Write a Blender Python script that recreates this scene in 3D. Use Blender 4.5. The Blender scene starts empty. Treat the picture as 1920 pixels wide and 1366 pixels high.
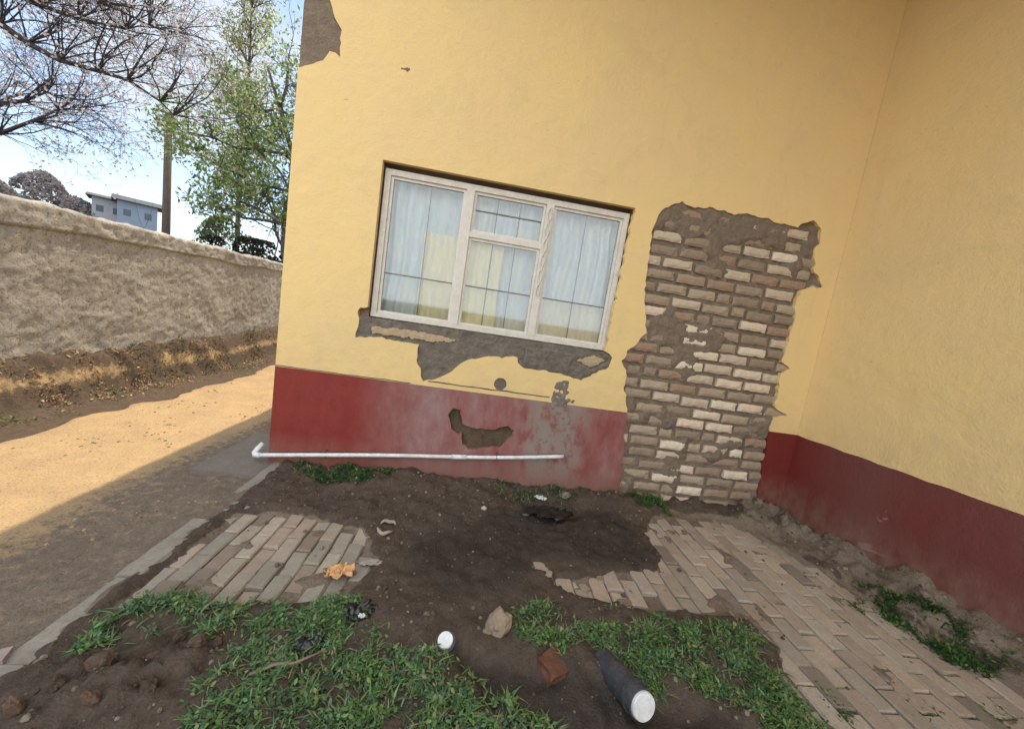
import bpy, math, random
from math import sin, cos, radians, pi
from mathutils import Vector, Matrix, noise
from mathutils.geometry import tessellate_polygon
random.seed(7)
S = bpy.context.scene
COL = S.collection

# ------------------------------------------------------------ camera, sky, sun
FOC, PITCH, ROLL, YAW = 702.8, 0.1214, 0.1528, 0.1039
cam_d = bpy.data.cameras.new("camera"); cam = bpy.data.objects.new("camera", cam_d); COL.objects.link(cam)
fw = Vector((sin(YAW)*cos(PITCH), cos(YAW)*cos(PITCH), -sin(PITCH)))
r0 = Vector((cos(YAW), -sin(YAW), 0)); u0 = r0.cross(fw)
rr = cos(ROLL)*r0 + sin(ROLL)*u0; uu = -sin(ROLL)*r0 + cos(ROLL)*u0
m = Matrix((rr, uu, -fw)).transposed().to_4x4(); m.translation = (1.5742, -3.1577, 1.5)
cam.matrix_world = m
cam_d.sensor_width = 36; cam_d.lens = FOC/1920*36; cam_d.clip_start = .02; cam_d.clip_end = 3000
S.camera = cam

SUN = Vector((.15, .62, 1)).normalized()
sun_el = math.asin(SUN.z); sun_az = math.atan2(SUN.x, SUN.y)
w = bpy.data.worlds.new("World"); S.world = w; w.use_nodes = True
nt = w.node_tree; nt.nodes.clear()
def N(t, ty, **k):
    n = t.nodes.new(ty)
    for a, b in k.items(): setattr(n, a, b)
    return n
out = N(nt, 'ShaderNodeOutputWorld'); bg = N(nt, 'ShaderNodeBackground'); bg.inputs[1].default_value = .13
sky = N(nt, 'ShaderNodeTexSky', sky_type='NISHITA', sun_disc=False, sun_elevation=sun_el, sun_rotation=sun_az)
sky.air_density = 1.0; sky.dust_density = .6; sky.altitude = 1200
tc = N(nt, 'ShaderNodeTexCoord'); mp = N(nt, 'ShaderNodeMapping'); mp.inputs['Scale'].default_value = (1, 1, 2.2)
nz = N(nt, 'ShaderNodeTexNoise'); nz.inputs['Scale'].default_value = 2.6; nz.inputs['Detail'].default_value = 8; nz.inputs['Roughness'].default_value = .58
nz.inputs['Distortion'].default_value = .3
rp = N(nt, 'ShaderNodeValToRGB'); rp.color_ramp.elements[0].position = .47; rp.color_ramp.elements[1].position = .66
sep = N(nt, 'ShaderNodeSeparateXYZ'); low = N(nt, 'ShaderNodeMapRange'); low.inputs[1].default_value = .03; low.inputs[2].default_value = .26; low.inputs[3].default_value = .6; low.inputs[4].default_value = 0
mx = N(nt, 'ShaderNodeMath', operation='MAXIMUM'); mix = N(nt, 'ShaderNodeMix', data_type='RGBA')
cb = N(nt, 'ShaderNodeMapRange'); cb.inputs[1].default_value = -.5; cb.inputs[2].default_value = .3; cb.inputs[3].default_value = 9.0; cb.inputs[4].default_value = 3.5  # unseen clouds behind the camera made brighter, added as fill light
cc_ = N(nt, 'ShaderNodeVectorMath', operation='SCALE'); cc_.inputs[0].default_value = (.94, 1.0, 1.05)
nt.links.new(cb.outputs[0], cc_.inputs['Scale']); nt.links.new(cc_.outputs[0], mix.inputs['B'])
nt.links.new(tc.outputs['Generated'], mp.inputs[0]); nt.links.new(mp.outputs[0], nz.inputs[0])
nt.links.new(tc.outputs['Generated'], sep.inputs[0]); nt.links.new(sep.outputs[1], cb.inputs[0]); nt.links.new(sep.outputs[2], low.inputs[0])
bias = N(nt, 'ShaderNodeMapRange'); bias.inputs[1].default_value = -.6; bias.inputs[2].default_value = .35; bias.inputs[3].default_value = .22; bias.inputs[4].default_value = 0  # thicker unseen cloud cover behind the camera, for the same added fill
addb = N(nt, 'ShaderNodeMath', operation='ADD'); nt.links.new(sep.outputs[1], bias.inputs[0]); nt.links.new(nz.outputs[0], addb.inputs[0]); nt.links.new(bias.outputs[0], addb.inputs[1])
nt.links.new(addb.outputs[0], rp.inputs[0])
nt.links.new(rp.outputs[0], mx.inputs[0]); nt.links.new(low.outputs[0], mx.inputs[1])
dt = N(nt, 'ShaderNodeVectorMath', operation='DOT_PRODUCT'); dt.inputs[1].default_value = (-0.558, 0.749, 0.358); nt.links.new(tc.outputs['Generated'], dt.inputs[0])
gp = N(nt, 'ShaderNodeMapRange', interpolation_type='SMOOTHSTEP'); gp.inputs[1].default_value = .972; gp.inputs[2].default_value = .999; gp.inputs[3].default_value = 0; gp.inputs[4].default_value = .85
nt.links.new(dt.outputs['Value'], gp.inputs[0]); mx2 = N(nt, 'ShaderNodeMath', operation='MAXIMUM'); nt.links.new(mx.outputs[0], mx2.inputs[0]); nt.links.new(gp.outputs[0], mx2.inputs[1])
nt.links.new(mx2.outputs[0], mix.inputs['Factor']); nt.links.new(sky.outputs[0], mix.inputs['A'])
nt.links.new(mix.outputs['Result'], bg.inputs[0]); nt.links.new(bg.outputs[0], out.inputs[0])
sd = bpy.data.lights.new("sun", 'SUN'); sd.energy = 2.75; sd.angle = radians(.5); sd.color = (1, .85, .61)
so = bpy.data.objects.new("sun", sd); COL.objects.link(so); so.rotation_euler = (-SUN).to_track_quat('-Z', 'Y').to_euler()
S.view_settings.view_transform = 'Standard'; S.view_settings.look = 'None'; S.view_settings.gamma = 1
S.view_settings.exposure = 1.08
S.cycles.max_bounces = 12; S.cycles.diffuse_bounces = 8; S.cycles.transparent_max_bounces = 16

# ------------------------------------------------------------ helpers
class MB:
    """collects vertices, faces and a per-face colour for ONE mesh"""
    def __init__(s): s.v = []; s.f = []; s.c = []; s.mi = []
    def add(s, vs, fs, col=None, mi=0):
        o = len(s.v); s.v += [tuple(v) for v in vs]
        for f in fs: s.f.append(tuple(i+o for i in f)); s.c.append(col or (1, 1, 1)); s.mi.append(mi)
    def box(s, a, b, col=None, M=None, jit=0):
        vs = [Vector((x, y, z)) for z in (a[2], b[2]) for y in (a[1], b[1]) for x in (a[0], b[0])]
        if jit: vs = [v+Vector([random.uniform(-jit, jit) for _ in range(3)]) for v in vs]
        if M: vs = [M @ v for v in vs]
        s.add(vs, [(0, 2, 3, 1), (4, 5, 7, 6), (0, 1, 5, 4), (2, 6, 7, 3), (0, 4, 6, 2), (1, 3, 7, 5)], col)
    def tube(s, pts, rad, n=6, col=None, cap=True):
        pts = [Vector(p) for p in pts]; rings = []; o = len(s.v)
        up = None
        for i, p in enumerate(pts):
            d = (pts[min(i+1, len(pts)-1)]-pts[max(i-1, 0)]).normalized()
            if up is None: up = d.orthogonal().normalized()
            up = (up-d*up.dot(d)).normalized(); sd_ = d.cross(up)
            r = rad[i] if hasattr(rad, '__len__') else rad
            rings.append([p+(up*cos(2*pi*k/n)+sd_*sin(2*pi*k/n))*r for k in range(n)])
        vs = [v for R in rings for v in R]; fs = []
        for i in range(len(pts)-1):
            for k in range(n):
                a = i*n+k; b = i*n+(k+1) % n; fs.append((a, b, b+n, a+n))
        if cap: fs.append(tuple(range(n))[::-1]); fs.append(tuple(range((len(pts)-1)*n, len(pts)*n)))
        s.add(vs, fs, col)
    def build(s, name, mats, parent=None, smooth=False, **tags):
        me = bpy.data.meshes.new(name); me.from_pydata(s.v, [], s.f)
        if not isinstance(mats, (list, tuple)): mats = [mats]
        for mt in mats: me.materials.append(mt)
        if any(s.mi): me.polygons.foreach_set('material_index', s.mi)
        at = me.color_attributes.new('tint', 'FLOAT_COLOR', 'CORNER'); buf = []
        for f, c in zip(s.f, s.c): buf += [c[0], c[1], c[2], 1.0]*len(f)
        at.data.foreach_set('color', buf)
        if smooth: me.polygons.foreach_set('use_smooth', [True]*len(s.f))
        me.update()
        ob = bpy.data.objects.new(name, me); COL.objects.link(ob)
        if parent: ob.parent = parent
        for k, v in tags.items(): ob[k] = v
        return ob
def thing(name, label, cat, loc=(0, 0, 0), group=None):
    o = bpy.data.objects.new(name, None); COL.objects.link(o); o.location = loc; o.empty_display_size = .1
    o['label'] = label; o['category'] = cat
    if group: o['group'] = group
    return o
def fbm(x, y, z=0., o=4, sc=1.):
    return noise.fractal(Vector((x*sc, y*sc, z*sc)), 1.0, 2.0, o)
def sm(a, b, x):
    t = max(0, min(1, (x-a)/(b-a))); return t*t*(3-2*t)
def inside(p, poly):
    x, y = p; c = False; j = len(poly)-1
    for i in range(len(poly)):
        xi, yi = poly[i]; xj, yj = poly[j]
        if (yi > y) != (yj > y) and x < (xj-xi)*(y-yi)/(yj-yi)+xi: c = not c
        j = i
    return c
def edge_dist(p, poly):
    """signed distance to a polygon, positive inside"""
    px, py = p; b = 1e9
    for i in range(len(poly)):
        ax, ay = poly[i-1]; bx, by = poly[i]; dx, dy = bx-ax, by-ay
        t = max(0, min(1, ((px-ax)*dx+(py-ay)*dy)/(dx*dx+dy*dy+1e-12)))
        b = min(b, math.hypot(px-ax-t*dx, py-ay-t*dy))
    return b if inside(p, poly) else -b
def rough_poly(poly, step=.03, amp=.012, seed=0., lock=None):
    """subdivide an outline and shake it like a broken plaster edge"""
    o = []
    for i in range(len(poly)):
        a = Vector(poly[i]).to_2d(); b = Vector(poly[(i+1) % len(poly)]).to_2d(); L = (b-a).length
        if lock and lock(poly[i]) and lock(poly[(i+1) % len(poly)]): o.append(tuple(a)); continue
        n = max(1, int(L/step)); nn = Vector((-(b-a).y, (b-a).x)); nn = nn.normalized() if L > 0 else nn
        for k in range(n):
            q = a.lerp(b, k/n)
            if k or not (lock and lock(poly[i])): q = q+nn*(fbm(q.x, q.y, seed, 3, 14)*amp*1.6)
            o.append((q.x, q.y))
    return o
def slab(mb, outer, holes, fmap, yf, yb, col=None):
    """flat slab with holes: fmap(u, depth, z) -> point; front at depth yf, back at yb"""
    loops = [outer]+holes; flat = [p for L in loops for p in L]
    tris = tessellate_polygon([[Vector((p[0], p[1], 0)) for p in L] for L in loops])
    n = len(flat)
    vs = [fmap(p[0], yf, p[1]) for p in flat]+[fmap(p[0], yb, p[1]) for p in flat]
    fs = []
    for t in tris:
        a, b, c = [Vector(flat[i]) for i in t]
        if (b-a).cross(c-a) < 0: t = (t[0], t[2], t[1])
        fs.append(tuple(t)); fs.append(tuple(i+n for i in reversed(t)))
    o = 0
    for L in loops:
        k = len(L)
        for i in range(k): a = o+i; b = o+(i+1) % k; fs.append((a, b, b+n, a+n))
        o += k
    mb.add(vs, fs, col)

# ------------------------------------------------------------ materials
def mat(name, base, rough=.9, spec=.3):
    mt = bpy.data.materials.new(name); mt.use_nodes = True; t = mt.node_tree
    b = t.nodes['Principled BSDF']; b.inputs['Base Color'].default_value = (*base, 1)
    b.inputs['Roughness'].default_value = rough; b.inputs['Specular IOR Level'].default_value = spec
    return mt, t, b
def L(t, a, b): t.links.new(a, b)
def noise_n(t, sc, det=5, rough=.6, coord=None, dist=0):
    n = N(t, 'ShaderNodeTexNoise'); n.inputs['Scale'].default_value = sc; n.inputs['Detail'].default_value = det
    n.inputs['Roughness'].default_value = rough; n.inputs['Distortion'].default_value = dist
    if coord is not None: L(t, coord, n.inputs['Vector'])
    return n.outputs['Fac']
def ramp(t, fac, stops):
    r = N(t, 'ShaderNodeValToRGB'); e = r.color_ramp.elements
    while len(e) < len(stops): e.new(.5)
    for i, (p, c) in enumerate(stops):
        e[i].position = p; e[i].color = (c, c, c, 1) if not hasattr(c, '__len__') else (*c, 1)
    L(t, fac, r.inputs[0]); return r.outputs[0]
def mixc(t, fac, a, b, mode='MIX'):
    x = N(t, 'ShaderNodeMix', data_type='RGBA', blend_type=mode)
    for s_, v in (('Factor', fac), ('A', a), ('B', b)):
        if isinstance(v, (int, float)): x.inputs[s_].default_value = v
        elif isinstance(v, tuple): x.inputs[s_].default_value = (*v, 1)
        else: L(t, v, x.inputs[s_])
    return x.outputs['Result']
def mth(t, op, a, b=None, clamp=False):
    x = N(t, 'ShaderNodeMath', operation=op, use_clamp=clamp)
    for i, v in enumerate((a, b)):
        if v is None: continue
        if isinstance(v, (int, float)): x.inputs[i].default_value = v
        else: L(t, v, x.inputs[i])
    return x.outputs[0]
def bump(t, b, h, strength=.4, dist=.01):
    n = N(t, 'ShaderNodeBump'); n.inputs['Strength'].default_value = strength; n.inputs['Distance'].default_value = dist
    L(t, h, n.inputs['Height']); L(t, n.outputs[0], b.inputs['Normal'])
def objc(t): return N(t, 'ShaderNodeTexCoord').outputs['Object']
def vcol(t): return N(t, 'ShaderNodeVertexColor', layer_name='tint').outputs[0]
def scaled(t, co, s):
    n = N(t, 'ShaderNodeMapping'); n.inputs['Scale'].default_value = s; L(t, co, n.inputs[0]); return n.outputs[0]

def plaster_mat():
    mt, t, b = mat('yellow_plaster', (.7, .47, .17), .88, .25); co = objc(t)
    big = noise_n(t, .9, 6, .6, co); mid = noise_n(t, 7, 6, .65, co); fine = noise_n(t, 90, 3, .6, co)
    c = mixc(t, ramp(t, big, [(.35, 0), (.68, 1)]), (.785, .57, .245), (.755, .545, .265))
    c = mixc(t, ramp(t, mid, [(.5, 0), (.8, .55)]), c, (.72, .54, .29))
    # rain streaks and grime with shapes of their own
    st = noise_n(t, 3.0, 5, .6, scaled(t, co, (3.2, 3.2, .25))); 
    c = mixc(t, ramp(t, st, [(.58, 0), (.8, .2)]), c, (.55, .40, .18))
    bl = noise_n(t, 2.3, 6, .7, co, .5); c = mixc(t, ramp(t, bl, [(.52, 0), (.62, .2), (.75, .32)]), c, (.60, .46, .24))
    sc = noise_n(t, 16, 3, .5, scaled(t, co, (.35, .35, 1.6)), 1.2)
    c = mixc(t, ramp(t, sc, [(.74, 0), (.77, .55)]), c, (.36, .24, .12))
    # dust near the red band
    z = N(t, 'ShaderNodeSeparateXYZ'); L(t, co, z.inputs[0])
    dz = mth(t, 'MULTIPLY', ramp(t, mth(t, 'DIVIDE', z.outputs[2], 3.), [(.27, 1), (.40, 0)]), ramp(t, mid, [(.35, .0), (.7, .6)]))
    c = mixc(t, dz, c, (.60, .42, .22))
    L(t, c, b.inputs['Base Color'])
    h = mth(t, 'ADD', mth(t, 'ADD', mth(t, 'MULTIPLY', mid, 1.5), mth(t, 'MULTIPLY', fine, .35)), mth(t, 'MULTIPLY', bl, 1.6)); bump(t, b, h, .5, .014)
    return mt
def plinth_mat(faded):
    mt, t, b = mat('red_plinth_paint', (.3, .03, .02), .6, .4); co = objc(t)
    big = noise_n(t, 1.6, 6, .65, scaled(t, co, (1.6, 1.6, .55))); mid = noise_n(t, 9, 6, .65, scaled(t, co, (1, 1, .6))); fine = noise_n(t, 70, 4, .6, co)
    x = N(t, 'ShaderNodeSeparateXYZ'); L(t, co, x.inputs[0])
    base = mixc(t, ramp(t, mid, [(.3, 0), (.7, 1)]), (.20, .022, .016), (.25, .033, .024))
    if faded:   # cement-washed stretch between x .6 and 3
        fx = ramp(t, mth(t, 'DIVIDE', x.outputs[0], 5.), [(.13, 0), (.24, 1), (.6, 1), (.64, .1)])
        f = mth(t, 'MULTIPLY', ramp(t, big, [(.36, .35), (.56, 1)]), fx)
        c = mixc(t, mth(t, 'MULTIPLY', f, .92), base, mixc(t, ramp(t, mid, [(.4, 0), (.65, 1)]), (.26, .13, .12), (.32, .20, .185)))
        gx = mth(t, 'MULTIPLY', ramp(t, mth(t, 'DIVIDE', x.outputs[0], 5.), [(.40, 0), (.44, 1), (.5, 1), (.54, 0)]), ramp(t, mid, [(.40, 0), (.52, .9)]))
        c = mixc(t, gx, c, (.25, .205, .17))
        # dusty foot
        dz = mth(t, 'MULTIPLY', ramp(t, x.outputs[2], [(.1, 1), (.3, 0)]), ramp(t, mid, [(.3, .3), (.6, .9)]))
        c = mixc(t, dz, c, (.22, .10, .075))
    else:
        base = mixc(t, ramp(t, mid, [(.3, 0), (.7, 1)]), (.145, .016, .011), (.175, .022, .017))
        fx = ramp(t, mth(t, 'MULTIPLY', x.outputs[1], -1.), [(.02, 0), (.5, 1)])
        c = mixc(t, mth(t, 'MULTIPLY', fx, ramp(t, big, [(.3, .35), (.6, .9)])), base, (.16, .055, .047))
        sp = noise_n(t, 5.5, 4, .55, co, .8)
        c = mixc(t, ramp(t, sp, [(.70, 0), (.73, .7)]), c, (.36, .22, .19))
        dz = mth(t, 'MULTIPLY', ramp(t, x.outputs[2], [(.12, 1), (.45, 0)]), ramp(t, mid, [(.35, .1), (.65, .9)]))
        c = mixc(t, dz, c, (.22, .14, .10))
    L(t, c, b.inputs['Base Color'])
    bump(t, b, mth(t, 'ADD', mth(t, 'MULTIPLY', mid, 1.), mth(t, 'MULTIPLY', fine, .4)), .5, .012)
    return mt
def simple_mat(name, c1, c2, sc=8, rough=.9, bs=.5, bd=.01, spec=.25, tint=False, fine=60, stops=(.35, .65)):
    mt, t, b = mat(name, c1, rough, spec); co = objc(t)
    n1 = noise_n(t, sc, 7, .65, co); n2 = noise_n(t, fine, 4, .65, co)
    c = mixc(t, ramp(t, n1, [(stops[0], 0), (stops[1], 1)]), c1, c2)
    c = mixc(t, ramp(t, n2, [(.3, .75), (.7, 0)]), c, tuple(v*.6 for v in c1))
    if tint: c = mixc(t, 1., c, vcol(t), 'MULTIPLY')
    L(t, c, b.inputs['Base Color'])
    if bs: bump(t, b, mth(t, 'ADD', n1, mth(t, 'MULTIPLY', n2, .5)), bs, bd)
    return mt
M_yel = plaster_mat(); M_red = plinth_mat(True); M_red2 = plinth_mat(False)
M_mortar = simple_mat('earth_mortar', (.28, .215, .155), (.18, .135, .10), 14, .95, .9, .02, .15)
M_brick = simple_mat('old_brick', (1, 1, 1), (.82, .80, .78), 30, .92, .8, .008, .2, tint=True)
M_cem = simple_mat('rough_cement', (.24, .205, .165), (.15, .125, .10), 11, .95, 1., .02, .2)
M_core = simple_mat('wall_core', (.3, .2, .13), (.2, .14, .1), 5, .95, .5, .02)
M_creamcem = simple_mat('pale_mortar', (.55, .42, .27), (.42, .30, .18), 18, .9, .7, .01)
M_frame = simple_mat('cream_window_paint', (.80, .75, .66), (.66, .60, .51), 14, .55, .3, .003, .4, fine=120)
M_conc = simple_mat('kerb_concrete', (.36, .32, .255), (.26, .22, .17), 7, .92, .7, .012)
M_white = simple_mat('white_plastic', (.84, .84, .82), (.58, .54, .47), 7, .4, .1, .002, .5, fine=30, stops=(.45, .72))
M_dark = simple_mat('dark_plastic', (.035, .04, .055), (.10, .095, .09), 10, .55, .5, .008, .5)
M_roof = simple_mat('roof_sheet', (.35, .34, .33), (.28, .22, .18), 3, .5, .2, .005)
M_stone = simple_mat('stone', (1, 1, 1), (.75, .73, .7), 20, .93, .8, .01, .2, tint=True)
M_bark = simple_mat('bark', (.13, .112, .118), (.07, .06, .066), 12, .95, .9, .02, .1)
M_wood = simple_mat('weathered_wood', (.13, .10, .08), (.07, .055, .045), 12, .9, .6, .01)

def leaf_mat(name, trans=.35):
    mt = bpy.data.materials.new(name); mt.use_nodes = True; t = mt.node_tree; b = t.nodes['Principled BSDF']
    b.inputs['Roughness'].default_value = .55; b.inputs['Specular IOR Level'].default_value = .35
    c = vcol(t); L(t, c, b.inputs['Base Color'])
    tr = N(t, 'ShaderNodeBsdfTranslucent'); L(t, c, tr.inputs[0])
    mxs = N(t, 'ShaderNodeMixShader'); mxs.inputs[0].default_value = trans
    L(t, b.outputs[0], mxs.inputs[1]); L(t, tr.outputs[0], mxs.inputs[2])
    L(t, mxs.outputs[0], t.nodes['Material Output'].inputs[0]); return mt
M_leaf = leaf_mat('leaves', .5); M_grass = leaf_mat('grass_blades', .25)

def wall_stone_mat():
    mt, t, b = mat('rough_boundary_render', (.3, .27, .23), .95, .15); co = objc(t)
    n1 = noise_n(t, 2.2, 7, .7, co); n2 = noise_n(t, 11, 6, .7, co, .6); n3 = noise_n(t, 45, 4, .6, co)
    c = mixc(t, ramp(t, n1, [(.35, 0), (.65, 1)]), (.44, .41, .375), (.35, .33, .305)); nb = noise_n(t, 1.1, 6, .7, scaled(t, co, (1, 1, .4)), .6); c = mixc(t, ramp(t, nb, [(.5, 0), (.58, .3), (.7, .55)]), c, (.27, .245, .215))
    c = mixc(t, ramp(t, n2, [(.34, .7), (.47, 0)]), c, (.19, .16, .13))
    c = mixc(t, ramp(t, n2, [(.60, 0), (.75, .5)]), c, (.48, .46, .42)); c = mixc(t, ramp(t, n3, [(.36, .7), (.44, 0)]), c, (.13, .11, .09))
    L(t, c, b.inputs['Base Color'])
    bump(t, b, mth(t, 'ADD', mth(t, 'MULTIPLY', n2, 1.3), mth(t, 'MULTIPLY', n3, .3)), .6, .02)
    return mt
M_bwall = wall_stone_mat()

def ground_mat():
    mt, t, b = mat('earth', (.2, .15, .1), .95, .2); co = objc(t)
    a = N(t, 'ShaderNodeVertexColor', layer_name='soil').outputs[0]; sp = N(t, 'ShaderNodeSeparateColor'); L(t, a, sp.inputs[0])
    n1 = noise_n(t, 3.5, 7, .65, co); n2 = noise_n(t, 18, 6, .7, co, .3); n3 = noise_n(t, 85, 4, .7, co)
    def msk(ch, amp=.6, lo=.42, hi=.58):
        return ramp(t, mth(t, 'ADD', sp.outputs[ch], mth(t, 'MULTIPLY', mth(t, 'SUBTRACT', n2, .5), amp)), [(lo, 0), (hi, 1)])
    sand = mixc(t, ramp(t, n1, [(.35, 0), (.65, 1)]), (.46, .32, .175), (.37, .26, .15))
    sand = mixc(t, ramp(t, n2, [(.6, 0), (.78, .45)]), sand, (.22, .165, .11))
    soil = mixc(t, ramp(t, n2, [(.35, 0), (.65, 1)]), (.075, .053, .039), (.12, .087, .064))
    soil = mixc(t, ramp(t, n3, [(.62, 0), (.72, .5)]), soil, (.20, .15, .11))
    wet = mixc(t, ramp(t, n2, [(.35, 0), (.65, 1)]), (.042, .033, .027), (.068, .052, .041))
    rub_shade = mixc(t, ramp(t, n2, [(.35, 0), (.65, 1)]), (.25, .19, .14), (.17, .13, .095))
    c = mixc(t, msk(0), sand, soil); c = mixc(t, msk(2), c, rub_shade); c = mixc(t, msk(1, .9, .2, .95), c, wet)
    c = mixc(t, ramp(t, n3, [(.32, .5), (.5, 0)]), c, tuple((.04, .03, .022)))
    L(t, c, b.inputs['Base Color'])
    rg = mth(t, 'SUBTRACT', .95, mth(t, 'MULTIPLY', msk(1, .9, .2, .95), .42)); L(t, rg, b.inputs['Roughness'])
    bump(t, b, mth(t, 'ADD', n2, mth(t, 'MULTIPLY', n3, .5)), .8, .02)
    return mt
M_ground = ground_mat()

# ------------------------------------------------------------ measured outlines (metres)
XC, WA, ZR, H = 4.666, .1148, .83, 5.0
WIN = (.67, 2.72, 1.33, 2.55)
PANEL = [(2.97,2.6),(3.11,2.67),(3.23,2.64),(3.39,2.68),(3.56,2.65),(3.74,2.67),(3.99,2.65),(4.18,2.65),(4.31,2.73),(4.4,2.67),(4.42,2.55),(4.37,2.48),(4.45,2.31),(4.55,2.19),(4.37,2.15),(4.33,2.06),(4.36,1.91),(4.35,1.72),(4.34,1.48),(4.43,1.43),(4.35,1.38),(4.37,1.17),(4.37,1.07),(4.52,1.0),(4.4,.97),(4.38,.83),(4.38,.75),(4.39,.5),(4.41,.25),(4.40,-.15),(3.04,-.15),(3.05,.22),(3.01,.58),(2.99,.83),(2.92,1.05),(2.91,1.21),(2.85,1.28),(2.93,1.42),(3.02,1.55),(2.97,1.78),(2.93,1.95),(2.92,2.1),(2.91,2.38),(2.92,2.53)]
iR, iL = PANEL.index((4.38,.83)), PANEL.index((2.99,.83))
SILLHOLE = [(.67,2.55),(.67,1.41),(.61,1.40),(.60,1.15),(.71,1.18),(.97,1.17),(1.11,1.17),(1.12,1.0),(1.18,.88),(1.32,.91),(1.43,1.01),(1.52,1.1),(1.69,1.15),(1.93,1.17),(2.01,1.09),(2.33,1.09),(2.52,1.06),(2.62,1.13),(2.75,1.21),(2.76,1.29),(2.69,1.34),(2.72,2.55)]
TOPL = [(.18,3.75),(.20,3.6),(.18,3.57),(.23,3.46),(.28,3.39),(.29,3.21),(.21,3.23),(.17,3.16),(.1,3.12),(.05,3.09)]
PH = [(1.43,.6),(1.46,.67),(1.52,.66),(1.56,.55),(1.66,.52),(1.85,.53),(1.91,.56),(1.96,.57),(2.02,.54),(1.96,.45),(1.92,.38),(1.64,.33),(1.58,.36),(1.56,.46),(1.47,.48)]
onc = lambda p: abs(p[0]) < 1e-4 or abs(p[1]-ZR) < 1e-4 or p[1] <= -.1 or p[1] >= H-1e-4 or p[0] >= XC-1e-4
def winlock(p): return p[1] > 2.5 or (abs(p[0]-.67) < 1e-4 and p[1] > 1.4) or abs(p[0]-2.72) < 1e-4

# ------------------------------------------------------------ the house
house = thing('brick_house', 'yellow house with red painted foot and a brick panel laid bare beside its window', 'house')
F0 = lambda u, d, z: Vector((u, d, z))
TOPO = [(0, H), (0, 3.75)]
pr = rough_poly(PANEL, .03, .016, 3., lambda p: p[1] <= -.1)
def panel_chain(z0, z1, up):
    pass
# upper yellow coat: one outline that steps round the brick panel and the fallen corner
left_up = PANEL[iL:]+PANEL[:iR+1]                      # from left crossing over the top to the right crossing
lu = rough_poly(left_up+[(9, 9)], .03, .016, 3., lambda p: False)
ce = min(range(20, len(lu)), key=lambda i: math.hypot(lu[i][0]-4.38, lu[i][1]-ZR)); lu = lu[:ce]
lu[0] = (2.99, ZR); lu.append((4.38, ZR))
tl = rough_poly(TOPL+[(9, 9)], .03, .012, 5.); tl = [p for p in tl if p[0] < .35 and p[1] < 3.8][:len(TOPL)*12]
tl = [p for p in tl if p[1] >= 3.05]
tl_end = next((i for i, p in enumerate(tl) if math.hypot(p[0]-.05, p[1]-3.09) < .02), len(tl)-1); tl = tl[:tl_end+1]
outer = [(0, ZR)]+lu+[(XC-.001, ZR), (XC-.001, H), (0, H), (0, 3.78)]+tl+[(0, 3.07)]
hole_win = rough_poly(SILLHOLE, .03, .014, 8., winlock)
pip = [(1.83+.055*cos(a*pi/6), .93+.055*sin(a*pi/6)) for a in range(12)]
b_ = MB(); slab(b_, outer, [hole_win, pip], F0, 0, .048); wall_m = b_.build('wall', M_yel, house, label='yellow plastered wall facing the viewer, with the window and the broken plaster')
low_l = [p for p in PANEL[iR:iL+1]]
pl_l = [(2.99, ZR)]+[]
chainL = rough_poly([(3.04, -.15), (3.05, .22), (3.01, .58), (2.99, ZR)], .03, .014, 3.)
chainL = [p for p in chainL if p[1] < ZR-.005 and p[1] > -.149][:-1]
k = max(range(len(chainL)), key=lambda i: chainL[i][1]); chainL = chainL[:k+1]
outerL = [(0, -.15), (3.04, -.15)]+chainL+[(2.99, ZR-.001), (0, ZR-.001)]
b_ = MB(); slab(b_, outerL, [rough_poly(PH, .025, .012, 9.)], F0, -.003, .048)
chainR = [(4.38, ZR-.001), (4.375, .75), (4.40, .62), (4.385, .5), (4.42, .38), (4.41, .25), (4.44, .1), (4.43, -.15)]
outerR = chainR+[(XC-.001, -.15), (XC-.001, ZR-.001)]
b_.build('plinth', M_red, house, label='faded red painted foot of the wall under the window')
b_ = MB(); slab(b_, outerR, [], F0, -.003, .048); b_.build('plinth', M_red2, house, label='narrow dark red strip between the brick panel and the inner corner')
# masonry behind the plaster
b_ = MB()
wo = [(WIN[0], WIN[2]), (WIN[1], WIN[2]), (WIN[1], WIN[3]), (WIN[0], WIN[3])]
slab(b_, [(.004, -.3), (XC+.3, -.3), (XC+.3, H-.01), (.004, H-.01)], [wo], F0, .052, .26)
b_.build('masonry', M_core, house)
# wing wall (turned slightly), visible face looks towards -x
fd = Vector((sin(WA), -cos(WA), 0)); nn = Vector((cos(WA), sin(WA), 0)); C0 = Vector((XC, 0, 0))
FW = lambda u, d, z: C0+fd*u+nn*d+Vector((0, 0, z))
WL = 6.0
def wob(us, z, amp, sd_): return [(u, z+amp*fbm(u, 0, sd_, 3, 3)) for u in us]
top_edge = [(i*.06, ZR+.012*fbm(i*.06, 0, 4, 3, 4)) for i in range(int(WL/.06)+1)]
b_ = MB(); slab(b_, [(-.0, ZR+.0)]+top_edge[1:]+[(WL, H), (0, H)], [], FW, 0, .03)
b_.build('wall', M_yel, house, label='yellow plastered wall of the wing on the right')
b_ = MB(); slab(b_, [(0, -.2), (WL, -.2)]+[(u, z-.001) for u, z in reversed(top_edge[1:])]+[(0, ZR-.001)], [], FW, -.003, .03)
b_.build('plinth', M_red2, house, label='dark red painted foot of the wing wall on the right')
b_ = MB(); slab(b_, [(0, -.3), (WL-.002, -.3), (WL-.002, H-.01), (0, H-.01)], [], FW, .034, .26); b_.build('masonry', M_core, house)
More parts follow.
